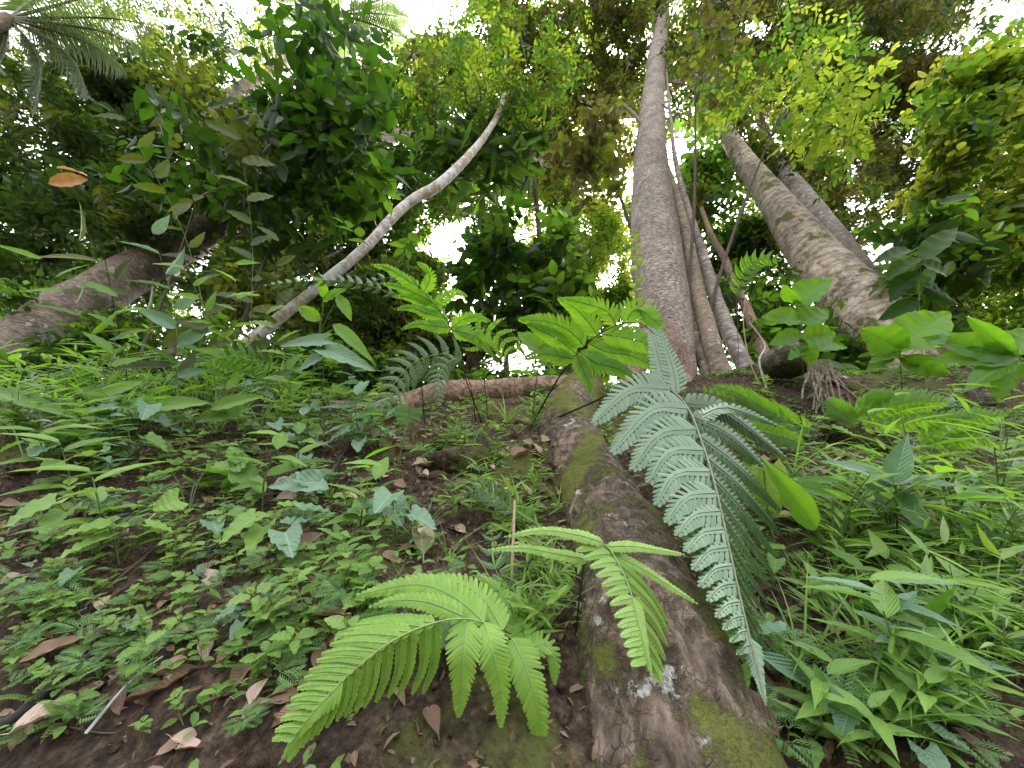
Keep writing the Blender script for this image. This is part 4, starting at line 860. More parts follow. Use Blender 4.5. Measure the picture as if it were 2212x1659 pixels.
for lb, R_, l, mt in (('small backlit fern on the rising slope right of the slender stems', [(1590, 640, 2.9), (1610, 590, 2.85), (1640, 560, 2.8), (1690, 560, 2.75)], 44, 'fernD'), ('small drooping fern tucked under the fern fan near the root', [(1000, 1010, 1.9), (1040, 1000, 1.85), (1080, 1005, 1.8), (1120, 1030, 1.75)], 30, 'fernD'),
                      ('dull small fern in front of the dark clod', [(1110, 1110, 1.3), (1080, 1080, 1.3), (1040, 1060, 1.3), (990, 1070, 1.28)], 46, 'fernG'), ('large dull fern half hidden at the left crest', [(600, 830, 2.6), (560, 790, 2.5), (500, 770, 2.4), (430, 790, 2.3)], 56, 'fernD')):
    b = g1(R_[0][0], max(R_[0][1] + 60, 900)); t = thing('fern', lb, 'fern', b); dd_ = float(b @ FWD); pxb = PX(b)
    frond(t, mt, 'rachis', R_, auto_pin(R_, 10, l, l, 58, 58, w=.36, nl0=10, k=3), [(float(pxb[0]), float(pxb[1]), dd_), ((pxb[0] + R_[0][0]) / 2 + 6, (pxb[1] + R_[0][1]) / 2, (dd_ + R_[0][2]) / 2), R_[0]], rr=.002)

# ------------------------------------------------------------------ broad-leaved plants placed one by one
TL = {'ovate': leaf_t(16, 'ovate', .2, .13, .014, .06, .035), 'lance': leaf_t(14, 'lance', .22, .16, .008, 0, .02), 'heart': leaf_t(16, 'heart', .18, .14, .014, .22, .04), 'obov': leaf_t(14, 'obov', .2, .14, .012, 0, .03), 'ellip': leaf_t(14, 'ellip', .2, .13, .012, 0, .03), 'blade': leaf_t(12, 'blade', .25, .2), 'round': leaf_t(8, 'round', .1, .1)}
def broad(name, label, cat, mat, root_px, leaves, tmk='ovate', d=None, stem_mat='stem', sr=.003, hub=None, nrm=(0, 0, .5)):
    """leaves: (bx, by, tx, ty, width) px with depth d (or per-leaf 6th value)"""
    g = g1(*root_px); t = thing(name, label, cat, g)
    hub = hub or (leaves[0][0], leaves[0][1]); D0 = d or float(g @ FWD) * .95
    h3 = P(float(hub[0]), float(hub[1]), D0)
    a = Acc(); tube(a, [g - [0, 0, .02], (g + h3) / 2 + rng.normal(0, .012, 3), h3], [sr * 1.3, sr, sr * .8], 7, n=18); a.obj('stem', M[stem_mat], t)
    for lf in leaves:
        bx, by, tx, ty, w = lf[:5]; dl = lf[5] if len(lf) > 5 else D0
        b = P(float(bx), float(by), dl); e = P(float(tx), float(ty), dl * rng.uniform(.95, 1.03)); L = np.linalg.norm(e - b)
        N = -vdir((bx + tx) / 2, (by + ty) / 2) * rng.uniform(.7, 1.1) + np.array(nrm) + rng.normal(0, .18, 3)
        f = Acc(); place(f, TL[lf[6] if len(lf) > 6 else tmk], b, e - b, N, L, w * dl / FPX)
        if np.linalg.norm(b - h3) > .01: tube(f, [h3, (h3 + b) / 2 + [0, 0, .004], b], [sr * .6, sr * .5, sr * .4], 5, n=6, m=1)
        f.obj('leaf', [M[mat], M[stem_mat]], t)
    return t
broad('broadleaf_sapling', 'young plant with large bright green leaves in front of the right leaning trunk', 'plant', 'bright', (1945, 900), [(1945, 755, 1865, 712, 74), (1942, 748, 2055, 668, 92), (1948, 760, 2060, 735, 50), (1945, 770, 1880, 775, 34), (1940, 775, 2000, 790, 30), (1936, 760, 1870, 800, 30), (1950, 775, 2060, 810, 44)], hub=(1943, 762), d=2.5)
broad('broadleaf_sapling', 'branching plant with bright green leaves left of the largest bright leaf', 'plant', 'bright', (1740, 850), [(1720, 655, 1795, 598, 66), (1725, 690, 1650, 680, 46), (1728, 700, 1790, 665, 62), (1735, 730, 1810, 720, 58), (1725, 720, 1665, 742, 36), (1745, 755, 1700, 775, 40), (1760, 760, 1832, 742, 46), (1745, 745, 1755, 790, 34), (1722, 650, 1690, 620, 34)], hub=(1730, 735), d=2.75)
broad('broadleaf_sapling', 'plant with long drooping bright leaves at the right edge', 'plant', 'bright', (2200, 960), [(2190, 770, 2010, 725, 62), (2190, 775, 2020, 768, 52), (2195, 765, 2240, 700, 70), (2185, 780, 2090, 830, 50), (2180, 760, 2100, 690, 40), (2195, 790, 2150, 860, 44)], hub=(2190, 775), d=2.3, nrm=(0, 0, .2))
broad('broadleaf_sapling', 'sapling with dark and lit pointed leaves rising right of the leaning trunk', 'plant', 'deep', (2010, 900), [(1990, 560, 2072, 480, 44), (1980, 560, 1910, 600, 40), (1990, 570, 2060, 590, 30), (1975, 590, 1920, 650, 44), (1985, 600, 2030, 640, 34), (1960, 540, 1890, 560, 30), (2000, 620, 2060, 660, 36), (1980, 650, 1900, 690, 36)], hub=(1985, 640), d=3.0)
broad('ginger_plant', 'silvery pointed-leaf plant with leaves radiating around one stem below the broad fern', 'plant', 'grey', (1935, 1180), [(1935, 1045, 1792, 978, 42), (1932, 1040, 1960, 935, 46), (1940, 1048, 2112, 1035, 42), (1938, 1055, 1985, 1115, 40), (1930, 1050, 1865, 1010, 26), (1925, 1100, 1868, 1030, 32), (1940, 1085, 2040, 1165, 36), (1938, 1048, 1985, 1030, 22)], 'lance', hub=(1936, 1060), d=1.22)
broad('ginger_plant', 'long arched glossy leaf hanging to the right of the silvery fern', 'plant', 'bright', (1790, 1200), [(1640, 985, 1788, 1160, 58, 1.15, 'obov'), (1720, 1050, 1850, 1075, 34, 1.25), (1720, 1040, 1840, 1030, 20, 1.3)], 'lance', hub=(1640, 985), d=1.18)
broad('aroid', 'yellow-green heart-shaped leaf glowing behind the silvery fern', 'plant', 'herb_y', (1680, 1200), [(1652, 1012, 1672, 1120, 100), (1620, 1010, 1610, 1060, 40)], 'heart', hub=(1650, 1015), d=1.35)
broad('aroid', 'grey-green pointed leaf pair low in front of the dark hollow at right', 'plant', 'grey', (1740, 1560), [(1640, 1415, 1862, 1525, 44, .78, 'lance'), (1750, 1465, 1855, 1528, 34, .76, 'lance'), (1700, 1440, 1800, 1500, 36, .85, 'lance'), (1690, 1470, 1760, 1600, 50, .88)], hub=(1690, 1440), d=.84)
broad('aroid', 'large torn pale green leaf near the bottom right', 'plant', 'herb', (1960, 1620), [(1875, 1500, 2020, 1600, 74, .72), (1930, 1560, 1880, 1560, 50, .74), (1840, 1300, 1912, 1370, 40, .95), (1870, 1310, 1956, 1368, 36, .95, 'lance')], hub=(1900, 1510), d=.8)
broad('aroid', 'round dark green leaf hanging on the left flank of the huge root', 'plant', 'deep', (1250, 1560), [(1248, 1478, 1250, 1540, 50, .9, 'round')], hub=(1248, 1478), d=.9)
broad('aroid', 'pair of bluish arrow-shaped leaves on long stalks left of the centre', 'plant', 'grey', (690, 960), [(700, 735, 598, 742, 34), (705, 755, 812, 795, 48), (690, 770, 640, 800, 30)], 'heart', hub=(700, 760), d=2.1)
broad('aroid', 'heart-shaped grey-green leaf on a stalk in front of the crest root', 'plant', 'grey', (860, 1000), [(885, 880, 868, 925, 66, 2.0)], 'heart', hub=(885, 885), d=2.0)
broad('aroid', 'pale grey arrow-shaped leaf low on the bare bank left of centre', 'plant', 'grey', (650, 1090), [(690, 1040, 570, 1045, 60, 1.5), (640, 1035, 700, 1060, 40, 1.5)], 'heart', hub=(680, 1045), d=1.52)
broad('aroid', 'glossy green heart leaf in the middle of the left bank', 'plant', 'herb', (370, 1130), [(385, 1080, 330, 1100, 60, 1.35), (360, 1085, 400, 1100, 34, 1.38)], 'heart', hub=(385, 1080), d=1.38)
broad('aroid', 'cluster of soft green lobed leaves on the upper left bank', 'plant', 'herb', (500, 1060), [(500, 1010, 540, 985, 50), (505, 1020, 560, 1035, 54), (495, 1015, 455, 1000, 40), (500, 1025, 490, 1065, 36), (510, 1000, 500, 960, 36)], hub=(500, 1020), d=1.75)
broad('broadleaf_sapling', 'long strap-like pale leaf arching in from the left edge', 'plant', 'herb', (60, 1000), [(-20, 845, 170, 890, 34, 1.9, 'lance'), (-10, 880, 110, 940, 26, 1.9, 'lance')], hub=(-20, 850), d=1.9)
broad('broadleaf_sapling', 'wide overlapping pale leaves at the left crest', 'plant', 'herb', (330, 960), [(240, 870, 160, 835, 44), (270, 880, 375, 900, 54), (290, 900, 245, 935, 50), (330, 880, 440, 862, 34), (440, 900, 540, 880, 36), (460, 880, 560, 850, 30), (400, 905, 330, 930, 34)], hub=(320, 905), d=2.2)
broad('broadleaf_sapling', 'yellow-green pointed leaves above the arrow-shaped leaves', 'plant', 'bright', (660, 950), [(720, 700, 815, 780, 30, 2.2, 'lance'), (690, 690, 640, 660, 30, 2.2), (730, 640, 760, 690, 26, 2.2), (700, 650, 745, 620, 24, 2.2), (700, 640, 690, 600, 22, 2.2)], hub=(690, 720), d=2.2)
broad('broadleaf_sapling', 'two-lobed glowing leaf between the centre ferns', 'plant', 'bright', (1150, 930), [(1170, 760, 1120, 715, 46, 2.0), (1165, 755, 1235, 762, 44, 2.0)], hub=(1168, 762), d=2.0)
tw = broad('hanging_twig', 'two orange dead leaves hanging on a thin twig at upper left', 'twig', 'orange', (290, 880), [(188, 380, 125, 350, 18, 2.2), (190, 388, 98, 392, 30, 2.2)], 'ellip', hub=(190, 385), d=2.2, stem_mat='darktwig', sr=.0025)

broad('bamboo_grass', 'drooping bamboo-like grass with one yellow blade hanging below the fern fan', 'grass', 'grass', (1090, 1500), [(1010, 1535, 930, 1635, 9, .78, 'blade'), (1005, 1560, 1000, 1650, 8, .78, 'blade'), (1110, 1560, 1050, 1610, 15, .78), (1000, 1540, 890, 1548, 12, .78), (1060, 1545, 995, 1600, 14, .78), (1100, 1560, 1104, 1655, 8, .77, 'blade'), (1112, 1562, 1130, 1655, 10, .77, 'blade'), (990, 1600, 905, 1608, 12, .77)], 'lance', hub=(1060, 1545), d=.80)
broad('bamboo_grass', 'slim upright grass stem with narrow blades left of the huge root', 'grass', 'grass', (1105, 1250), [(1110, 1110, 1100, 1060, 12, 1.25), (1108, 1130, 1040, 1150, 12, 1.25), (1112, 1120, 1160, 1090, 10, 1.25), (1105, 1150, 1060, 1125, 10, 1.25), (1112, 1100, 1190, 1145, 9, 1.25), (1110, 1070, 1085, 1020, 10, 1.25), (1110, 1160, 1175, 1175, 9, 1.25)], 'lance', hub=(1110, 1110), d=1.25)
broad('pointed_leaf_plant', 'plant with long drooping pointed leaves in the lower right foreground', 'plant', 'bright', (2060, 1560), [(1990, 1330, 1880, 1270, 26, .85), (2000, 1350, 2110, 1330, 30, .85), (1990, 1360, 1900, 1420, 28, .85), (2005, 1340, 2060, 1260, 24, .85), (2010, 1380, 2120, 1430, 30, .82), (2000, 1370, 1960, 1450, 26, .82)], 'lance', hub=(2000, 1360), d=.85)
broad('pointed_leaf_plant', 'grass-like plant with yellow-green blades at the right edge', 'plant', 'herb_y', (2190, 1450), [(2150, 1300, 2212, 1250, 20, .9), (2150, 1320, 2060, 1250, 18, .9), (2155, 1330, 2230, 1340, 22, .9), (2150, 1350, 2080, 1390, 20, .88), (2160, 1200, 2100, 1140, 18, 1.0), (2160, 1210, 2230, 1160, 18, 1.0)], 'lance', hub=(2155, 1310), d=.9)
broad('pointed_leaf_plant', 'long strap blade slanting across the lower right', 'plant', 'bright', (2140, 1620), [(2100, 1530, 1870, 1375, 22, .8, 'blade'), (2100, 1530, 2200, 1560, 20, .8), (2110, 1540, 2212, 1610, 26, .78), (2095, 1535, 2020, 1580, 18, .8)], 'lance', hub=(2100, 1532), d=.8)
# stems of leaves in the upper left (grasses, arching shoots)
def shoot(label, root_px, tip, d0, d1, nleaf, lpx, wpx, mat, tmk='lance', side=.8, group=None, name='leafy_shoot', cat='shoot', arch=.1):
    g = g1(*root_px); t = thing(name, label, cat, g, group)
    e = P(float(tip[0]), float(tip[1]), d1); mid = (g + e) / 2 + np.array([0, 0, arch * np.linalg.norm(e - g)])
    path, L = even([g, mid, e], 40); a = Acc(); tube(a, path[::6], np.linspace(.003, .0012, len(path[::6])), 5, n=20); a.obj('stem', M['stem'], t)
    k = np.linspace(10, 39, nleaf).astype(int); T = unit(np.gradient(path, axis=0))[k]; dd_ = path[k] @ FWD
    S = unit(np.cross(T, unit(path[k]))); sg = np.where(np.arange(nleaf) % 2, 1, -1)[:, None]
    D = unit(T * .6 + S * sg * side + rng.normal(0, .15, (nleaf, 3)) - ZUP * .15)
    f = Acc(); ll = lpx / FPX * dd_ * rng.uniform(.8, 1.15, nleaf)
    place(f, TL[tmk], path[k], D, ZUP * .7 - unit(path[k]) * .7 + rng.normal(0, .25, (nleaf, 3)), ll, ll * wpx / lpx); f.obj('foliage', M[mat], t)
    return t
for i, (r_, tp_, d1, n_, l_, w_, mt, tk) in enumerate([((420, 930), (170, 520), 2.2, 9, 90, 26, 'olivetwig', 'lance'), ((380, 930), (330, 505), 2.4, 9, 70, 26, 'grey', 'lance'), ((520, 930), (520, 300), 2.6, 12, 60, 26, 'olivetwig', 'ovate'), ((480, 940), (270, 260), 2.6, 14, 60, 26, 'olivetwig', 'ovate'), ((560, 940), (600, 520), 2.7, 8, 50, 20, 'olivetwig', 'ovate'),
        ((500, 930), (400, 580), 2.3, 10, 50, 14, 'grass', 'lance'), ((250, 920), (90, 560), 2.0, 10, 70, 12, 'grass', 'lance'), ((470, 920), (510, 570), 2.3, 9, 46, 14, 'grass', 'lance'), ((640, 930), (560, 640), 2.4, 8, 50, 22, 'herb', 'ovate'), ((200, 930), (250, 640), 2.2, 8, 60, 22, 'herb', 'ovate')]):
    shoot(['arching twig of narrow olive leaves over the thick leaning trunk', 'upright shoot with dull silvery leaves before the leaning trunk', 'tall thin shoot of yellowish leaves left of the big-leaved tree', 'long drooping shoot of olive leaves crossing the dark trees', 'short shoot of yellowing leaves near the slender pale trunk', 'upright grassy shoot beside the thick leaning trunk', 'grassy shoot at the far left before the dark gap', 'narrow-leaved grassy shoot above the dark thin trunk', 'leafy green shoot on the crest left of the slender pale trunk', 'green shoot at the foot of the thick leaning trunk'][i], r_, tp_, 2.4, d1, n_, l_, w_, mt, tk)

# vine creeping beside the main trunk
vn_t = thing('climbing_vine', 'thin vine with small light green leaves climbing the left side of the tall trunk', 'vine', P(1385., 760., 3.2))
pth, _ = even(px3([(1392, 770, 3.15), (1380, 700, 3.3), (1372, 640, 3.5), (1376, 580, 3.75), (1372, 530, 3.95), (1366, 495, 4.1)]), 26)
a = Acc(); tube(a, pth[::3], np.full(len(pth[::3]), .004), 5, n=30); a.obj('stem', M['stem'], vn_t)
f = Acc(); place(f, TL['round'], pth, np.where(np.arange(26) % 2, 1, -1)[:, None] * RIGHT + rng.normal(0, .3, (26, 3)), -FWD + rng.normal(0, .4, (26, 3)), .065, .05); f.obj('foliage', M['lime'], vn_t)

# ------------------------------------------------------------------ prototypes of small ground plants (z up = out of the ground)
def proto(name, parts):
    t = bpy.data.objects.new(name, None); COL.objects.link(t)
    for nm, acc, mats in parts: acc.obj(nm, mats, t)
    return t
def p_herb(seed, mat='herb'):
    r = np.random.default_rng(seed); s = Acc(); f = Acc(); H = .09
    path = np.array([[0, 0, -.02], [r.normal(0, .01), r.normal(0, .01), H * .5], [r.normal(0, .02), r.normal(0, .02), H]]); tube(s, path, [.0018, .0014, .001], 5, n=10)
    pp, _ = even(path, 20)
    for j, h in enumerate((.45, .7, .95)):
        b = pp[int(h * 19)]; az = j * 1.5 + r.uniform(0, 6)
        for q in range(2 if j < 2 else 4):
            z = az + q * (math.pi if j < 2 else math.pi / 2) + r.normal(0, .2); D = np.array([math.cos(z), math.sin(z), r.uniform(-.05, .35)]); ln = r.uniform(.034, .05) * (1 if q % 2 == 0 or j < 2 else .7)
            place(f, TL['ovate'], b + D * .008, D, np.array([0, 0, 1.]) + r.normal(0, .15, 3), ln, ln * .62)
    e = pp[-1]
    for q in range(16): place(f, FT, e + [0, 0, q * .0012] + r.normal(0, .0025, 3), r.normal(0, 1, 3) + [0, 0, .8], r.normal(0, 1, 3), .005, .004, 1)
    return [('stem', s, M['stem']), ('foliage', f, [M[mat], M['yellow']])]
def p_lacy(seed):
    r = np.random.default_rng(seed); s = Acc(); f = Acc()
    hub = np.array([0, 0, .055]); tube(s, [[0, 0, -.02], [.004, 0, .02], hub], [.0014, .0012, .001], 5, n=8)
    for b in range(4):
        az = -1.35 + b * .9 + r.normal(0, .15); D = np.array([math.cos(az), math.sin(az), .35]); D = unit(D); L = r.uniform(.06, .085)
        N = unit(np.array([0, 0, 1.]) - D * D[2]); S = np.cross(N, D); m = 7
        tube(s, [hub, hub + D * L * .5 + N * .002, hub + D * L - N * .008], [.0009, .0007, .0004], 4, n=8)
        for j in range(m):
            t = .14 + .84 * j / m; pos = hub + D * L * t - N * .008 * t * t
            for sg in (-1, 1):
                l1 = L * .40 * math.sin(math.pi * min(1, t * .8 + .22)) ** .7 + .004; d1 = unit(S * sg * .75 + D * .9)
                place(f, TLs, pos, d1, N, l1, l1 * .15)
                for u_ in (.5, .8):
                    for s2 in (-1, 1): place(f, TLs, pos + d1 * l1 * u_, unit(d1 + np.cross(N, d1) * s2 * .8), N, l1 * .34, l1 * .085)
    return [('stem', s, M['stem']), ('foliage', f, M['moss_frond'])]
TLs = leaf_t(2, 'lance', .1, .1)
def p_heart(seed, mat='grey'):
    r = np.random.default_rng(seed); s = Acc(); f = Acc()
    for q in range(r.integers(1, 4)):
        z = r.uniform(0, 6.28); e = np.array([math.cos(z) * .03, math.sin(z) * .03, r.uniform(.04, .09)]); tube(s, [[0, 0, -.01], e * .5 + [0, 0, .01], e], [.0015, .0012, .001], 5, n=8)
        D = np.array([math.cos(z), math.sin(z), -.15]); ln = r.uniform(.05, .075); place(f, TL['heart'], e, D, np.array([0, 0, 1.]) + r.normal(0, .2, 3), ln, ln * .8)
    return [('stem', s, M['stem']), ('foliage', f, M[mat])]
def p_grass(seed, tall=1.0):
    r = np.random.default_rng(seed); s = Acc(); f = Acc()
    for q in range(5):
        z = r.uniform(0, 6.28); lean = r.uniform(.1, .5); H = r.uniform(.12, .22) * tall; e = np.array([math.cos(z) * lean * H, math.sin(z) * lean * H, H])
        pp, _ = even([[0, 0, -.01], e * [.3, .3, .55], e], 20); tube(s, pp[::4], [.0012] * 4 + [.0007], 4, n=10)
        for j in range(5):
            b = pp[5 + j * 3 if j < 4 else 19]; zz = z + j * 2.6 + r.normal(0, .4); D = np.array([math.cos(zz), math.sin(zz), .45]); ln = r.uniform(.06, .10) * tall
            place(f, TL['lance'], b, D, [0, 0, 1.] + r.normal(0, .2, 3), ln, ln * r.uniform(.09, .17))
    return [('stem', s, M['stem']), ('foliage', f, M['grass'])]
def p_blades(seed):
    r = np.random.default_rng(seed); f = Acc(); tb = leaf_t(8, 'blade', .2, .55)
    for q in range(9):
        z = r.uniform(0, 6.28); D = np.array([math.cos(z) * .55, math.sin(z) * .55, 1.]); ln = r.uniform(.12, .24); place(f, tb, [r.normal(0, .006), r.normal(0, .006), -.005], D, [-math.cos(z), -math.sin(z), .6], ln, .006)
    return [('foliage', f, M['grass'])]
def p_pinn(seed):
    r = np.random.default_rng(seed); s = Acc(); f = Acc()
    for q in range(4):
        z = r.uniform(0, 6.28); D = unit(np.array([math.cos(z), math.sin(z), .45])); L = r.uniform(.06, .09); S = unit(np.cross([0, 0, 1], D)); N = np.cross(D, S)
        tube(s, [[0, 0, -.005], D * L * .5 + N * .01, D * L], [.0009, .0008, .0005], 4, n=8)
        for j in range(8):
            t = .2 + .8 * j / 8
            for sg in (-1, 1): place(f, TL['round'], D * L * t + N * .01 * math.sin(math.pi * t), S * sg + D * .3, N, .011, .008)
    return [('stem', s, M['stem']), ('foliage', f, M['herb_y'])]
def p_lance(seed, mat='herb'):
    r = np.random.default_rng(seed); s = Acc(); f = Acc(); H = .14; pp, _ = even([[0, 0, -.02], [.01, .01, H * .5], [.02, -.01, H]], 20); tube(s, pp[::5], [.002, .0018, .0015, .001], 5, n=10)
    for j in range(7):
        b = pp[6 + j * 2 if j < 6 else 19]; z = j * 2.4 + r.normal(0, .2); D = np.array([math.cos(z), math.sin(z), .3]); ln = r.uniform(.07, .11); place(f, TL['lance'], b, D, [0, 0, 1.] + r.normal(0, .15, 3), ln, ln * .27)
    return [('stem', s, M['stem']), ('foliage', f, M[mat])]
KINDS = {
 'herb': ([p_herb(s) for s in (1, 2, 3)] + [p_herb(4, 'herb_y')], 'small_herb', 'herb', 'small herb with oval green leaves growing on the earth bank', 'small oval-leaved herbs on the bank'),
 'lacy': ([p_lacy(s) for s in (5, 6, 7)], 'spikemoss', 'spikemoss', 'lacy blue-green spikemoss growing on the earth bank', 'lacy spikemoss plants on the bank'),
 'heart': ([p_heart(s) for s in (8, 9)] + [p_heart(10, 'herb')], 'heart_leaf_seedling', 'seedling', 'low seedling with heart-shaped leaves growing on the earth bank', 'heart-leaved seedlings on the bank'),
 'grass': ([p_grass(s) for s in (11, 12, 13, 14)], 'grass_clump', 'grass', 'clump of narrow-leaved stemmed grass growing on the bank', 'stemmed grass clumps on the bank'),
 'blades': ([p_blades(s) for s in (15, 16)], 'grass_tuft', 'grass', 'tuft of thin arching grass blades growing on the bank', 'thin grass tufts on the bank'),
 'pinn': ([p_pinn(s) for s in (17, 18)], 'feathery_seedling', 'seedling', 'tiny seedling with round leaflets on the bank', 'feathery round-leaflet seedlings on the bank'),
 'lance': ([p_lance(20), p_lance(21), p_lance(22, 'grey'), p_lance(23, 'bright')], 'lance_leaf_plant', 'plant', 'plant with long pointed green leaves growing on the bank', 'pointed-leaf plants on the bank'),
}
PROT = {k: ([proto(v[1], p) for p in v[0]],) + v[1:] for k, v in KINDS.items()}
used = {}
from mathutils import Vector, Quaternion
def region(p):
    px, py, d = PX(np.asarray(p, float)); root_x = np.interp(py, [850, 1060, 1230, 1430, 1659], [1225, 1285, 1362, 1412, 1450])
    side = 'left' if px < root_x else 'right'
    if py < 960: return 'along the crest on the ' + side
    return ('low down' if py > 1330 else 'halfway up') + ' on the ' + side + ' of the huge root'
def put(kind, p, size, spin=None, tilt=.35):
    ps, nm, cat, lb, grp = PROT[kind]; rg = region(p); lb = lb.split(' growing')[0].split(' on the')[0] + ' ' + rg; grp = grp.split(' on the')[0] + ' ' + rg; i = int(rng.integers(0, len(ps))); pr_ = ps[i]
    up = Vector(unit(np.array([rng.normal(0, tilt * .5), -.62 + rng.normal(0, tilt * .4), .8])))
    q = Vector((0, 0, 1)).rotation_difference(up) @ Quaternion((0, 0, 1), rng.uniform(0, 6.28) if spin is None else spin)
    key = (kind, i)
    if key not in used:
        used[key] = 1; o = pr_; tag(o, lb, cat, grp); o.location = tuple(p); o.rotation_euler = q.to_euler(); o.scale = (size,) * 3
    else:
        o = dup(pr_, tuple(p), q.to_euler(), (size,) * 3, lb, grp)
    return o
def scatter(kind, n, box, size, dens=None):
    x0, y0, x1, y1 = box; xs = rng.uniform(x0, x1, n); ys = rng.uniform(y0, y1, n)
    for x, y in zip(xs, ys):
        if 1220 - (y - 900) * 0 < x < 1500 and 900 < y and abs(x - np.interp(y, [900, 1060, 1230, 1430, 1659], [1225, 1285, 1362, 1412, 1450])) < np.interp(y, [900, 1659], [70, 230]): continue
        g = g1(x, y); d = float(g @ FWD); put(kind, g, size * (.55 + .45 * d) * rng.uniform(.75, 1.25))
scatter('herb', 80, (0, 930, 820, 1500), .62)
scatter('herb', 40, (0, 1000, 820, 1480), 1.0)
scatter('herb', 8, (0, 1480, 700, 1650), .7)
scatter('lacy', 125, (0, 960, 1050, 1460), .72)
scatter('lacy', 14, (0, 1460, 620, 1640), .7)
scatter('heart', 30, (0, 880, 820, 1400), .65)
scatter('lance', 16, (0, 960, 800, 1300), .7)
scatter('pinn', 22, (0, 1200, 820, 1640), .7)
scatter('grass', 20, (1900, 1080, 2212, 1659), .95)
scatter('grass', 8, (1600, 1080, 1900, 1400), .8)
scatter('grass', 14, (1800, 1080, 2212, 1500), 1.6)
scatter('grass', 26, (0, 830, 640, 960), 1.0)
scatter('grass', 16, (980, 900, 1200, 1400), .7)
scatter('blades', 24, (1700, 980, 2212, 1659), 1.1)
scatter('blades', 20, (700, 880, 1220, 1450), .8)
scatter('blades', 16, (0, 820, 600, 940), 1.2)
scatter('lance', 18, (1720, 1130, 2212, 1659), 1.0)
scatter('lance', 5, (1850, 1150, 2212, 1600), 1.6)
scatter('heart', 14, (1600, 1100, 2212, 1659), 1.1)
scatter('pinn', 14, (1600, 1200, 2212, 1659), 1.0)
scatter('lance', 34, (0, 830, 900, 1000), 1.1)
scatter('heart', 20, (0, 840, 900, 1010), 1.15)
scatter('lance', 12, (0, 900, 900, 1180), 1.5)
scatter('heart', 14, (0, 930, 900, 1250), 1.5)
scatter('grass', 8, (1130, 1080, 1215, 1560), .8)
scatter('lacy', 32, (1620, 1150, 2212, 1659), .85)
scatter('herb', 26, (0, 850, 900, 960), 1.0)
scatter('herb', 14, (1500, 860, 2212, 1100), 1.0)
scatter('herb', 14, (860, 880, 1220, 1250), .8)
scatter('heart', 14, (1500, 840, 2212, 1200), 1.0)

# ------------------------------------------------------------------ dead leaves, twigs
def dead_mesh(seed, mat):
    r = np.random.default_rng(seed); f = Acc(); V, F, U = leaf_t(10, ['ovate', 'ellip', 'obov'][seed % 3], r.uniform(.3, .9), r.uniform(-.4, .5), .004); V = np.column_stack([V[:, 0], V[:, 1], V[:, 2] + V[:, 3] * .5])
    V[:, 2] += .10 * fbm(V * 3.5 + seed, 2) + .25 * r.uniform(-1, 1) * (V[:, 1] * 2) * (V[:, 0]); V[:, 1] *= .48
    V = V - [.5, 0, 0]; f.add(V * [.09, .09, .06], F, U)
    tube(f, [[-.045, 0, 0], [-.055, .002, .004], [-.066, .003, .004]], [.0012, .001, .001], 4, n=5)
    return f.data('dead_leaf', mat)
DM = [dead_mesh(s, M[m]) for s, m in zip(range(30, 42), ['dead', 'dead2', 'dead', 'deadpale', 'dead', 'dead2', 'dead', 'dead', 'dead2', 'deadpale', 'dead', 'dead'])]
def put_dead(x, y, size, mi=None, label=None, rot=None, lift=.008):
    g = g1(x, y, lift); me = DM[int(rng.integers(0, 12)) if mi is None else mi]; o = bpy.data.objects.new('dead_leaf', me); COL.objects.link(o); o.location = tuple(g)
    up = Vector(unit(np.array([rng.normal(0, .25), -.7 + rng.normal(0, .25), .7]))); q = Vector((0, 0, 1)).rotation_difference(up) @ Quaternion((0, 0, 1), rng.uniform(0, 6.28) if rot is None else rot)
    o.rotation_euler = q.to_euler(); o.scale = (size,) * 3
    tag(o, label or 'small curled brown dead leaf ' + region(g), 'dead leaf', 'dead leaves ' + (region(g)))
for n, box, s in ((95, (0, 940, 960, 1650), .75), (26, (0, 1300, 700, 1650), .9), (26, (780, 940, 1230, 1300), .7), (44, (1600, 950, 2212, 1659), .85), (12, (1500, 1450, 1720, 1659), .9), (18, (600, 930, 960, 1060), .8)):
    for _ in range(n):
        x, y = rng.uniform(box[0], box[2]), rng.uniform(box[1], box[3]); put_dead(x, y, s * (.45 + .55 * gdep(x, y)) * rng.uniform(.55, 1.25))
for _ in range(26):
    x, y = rng.uniform(900, 1220), rng.uniform(900, 1120); put_dead(x, y, .8 * (.45 + .55 * gdep(x, y)) * rng.uniform(.6, 1.3), lift=.02)
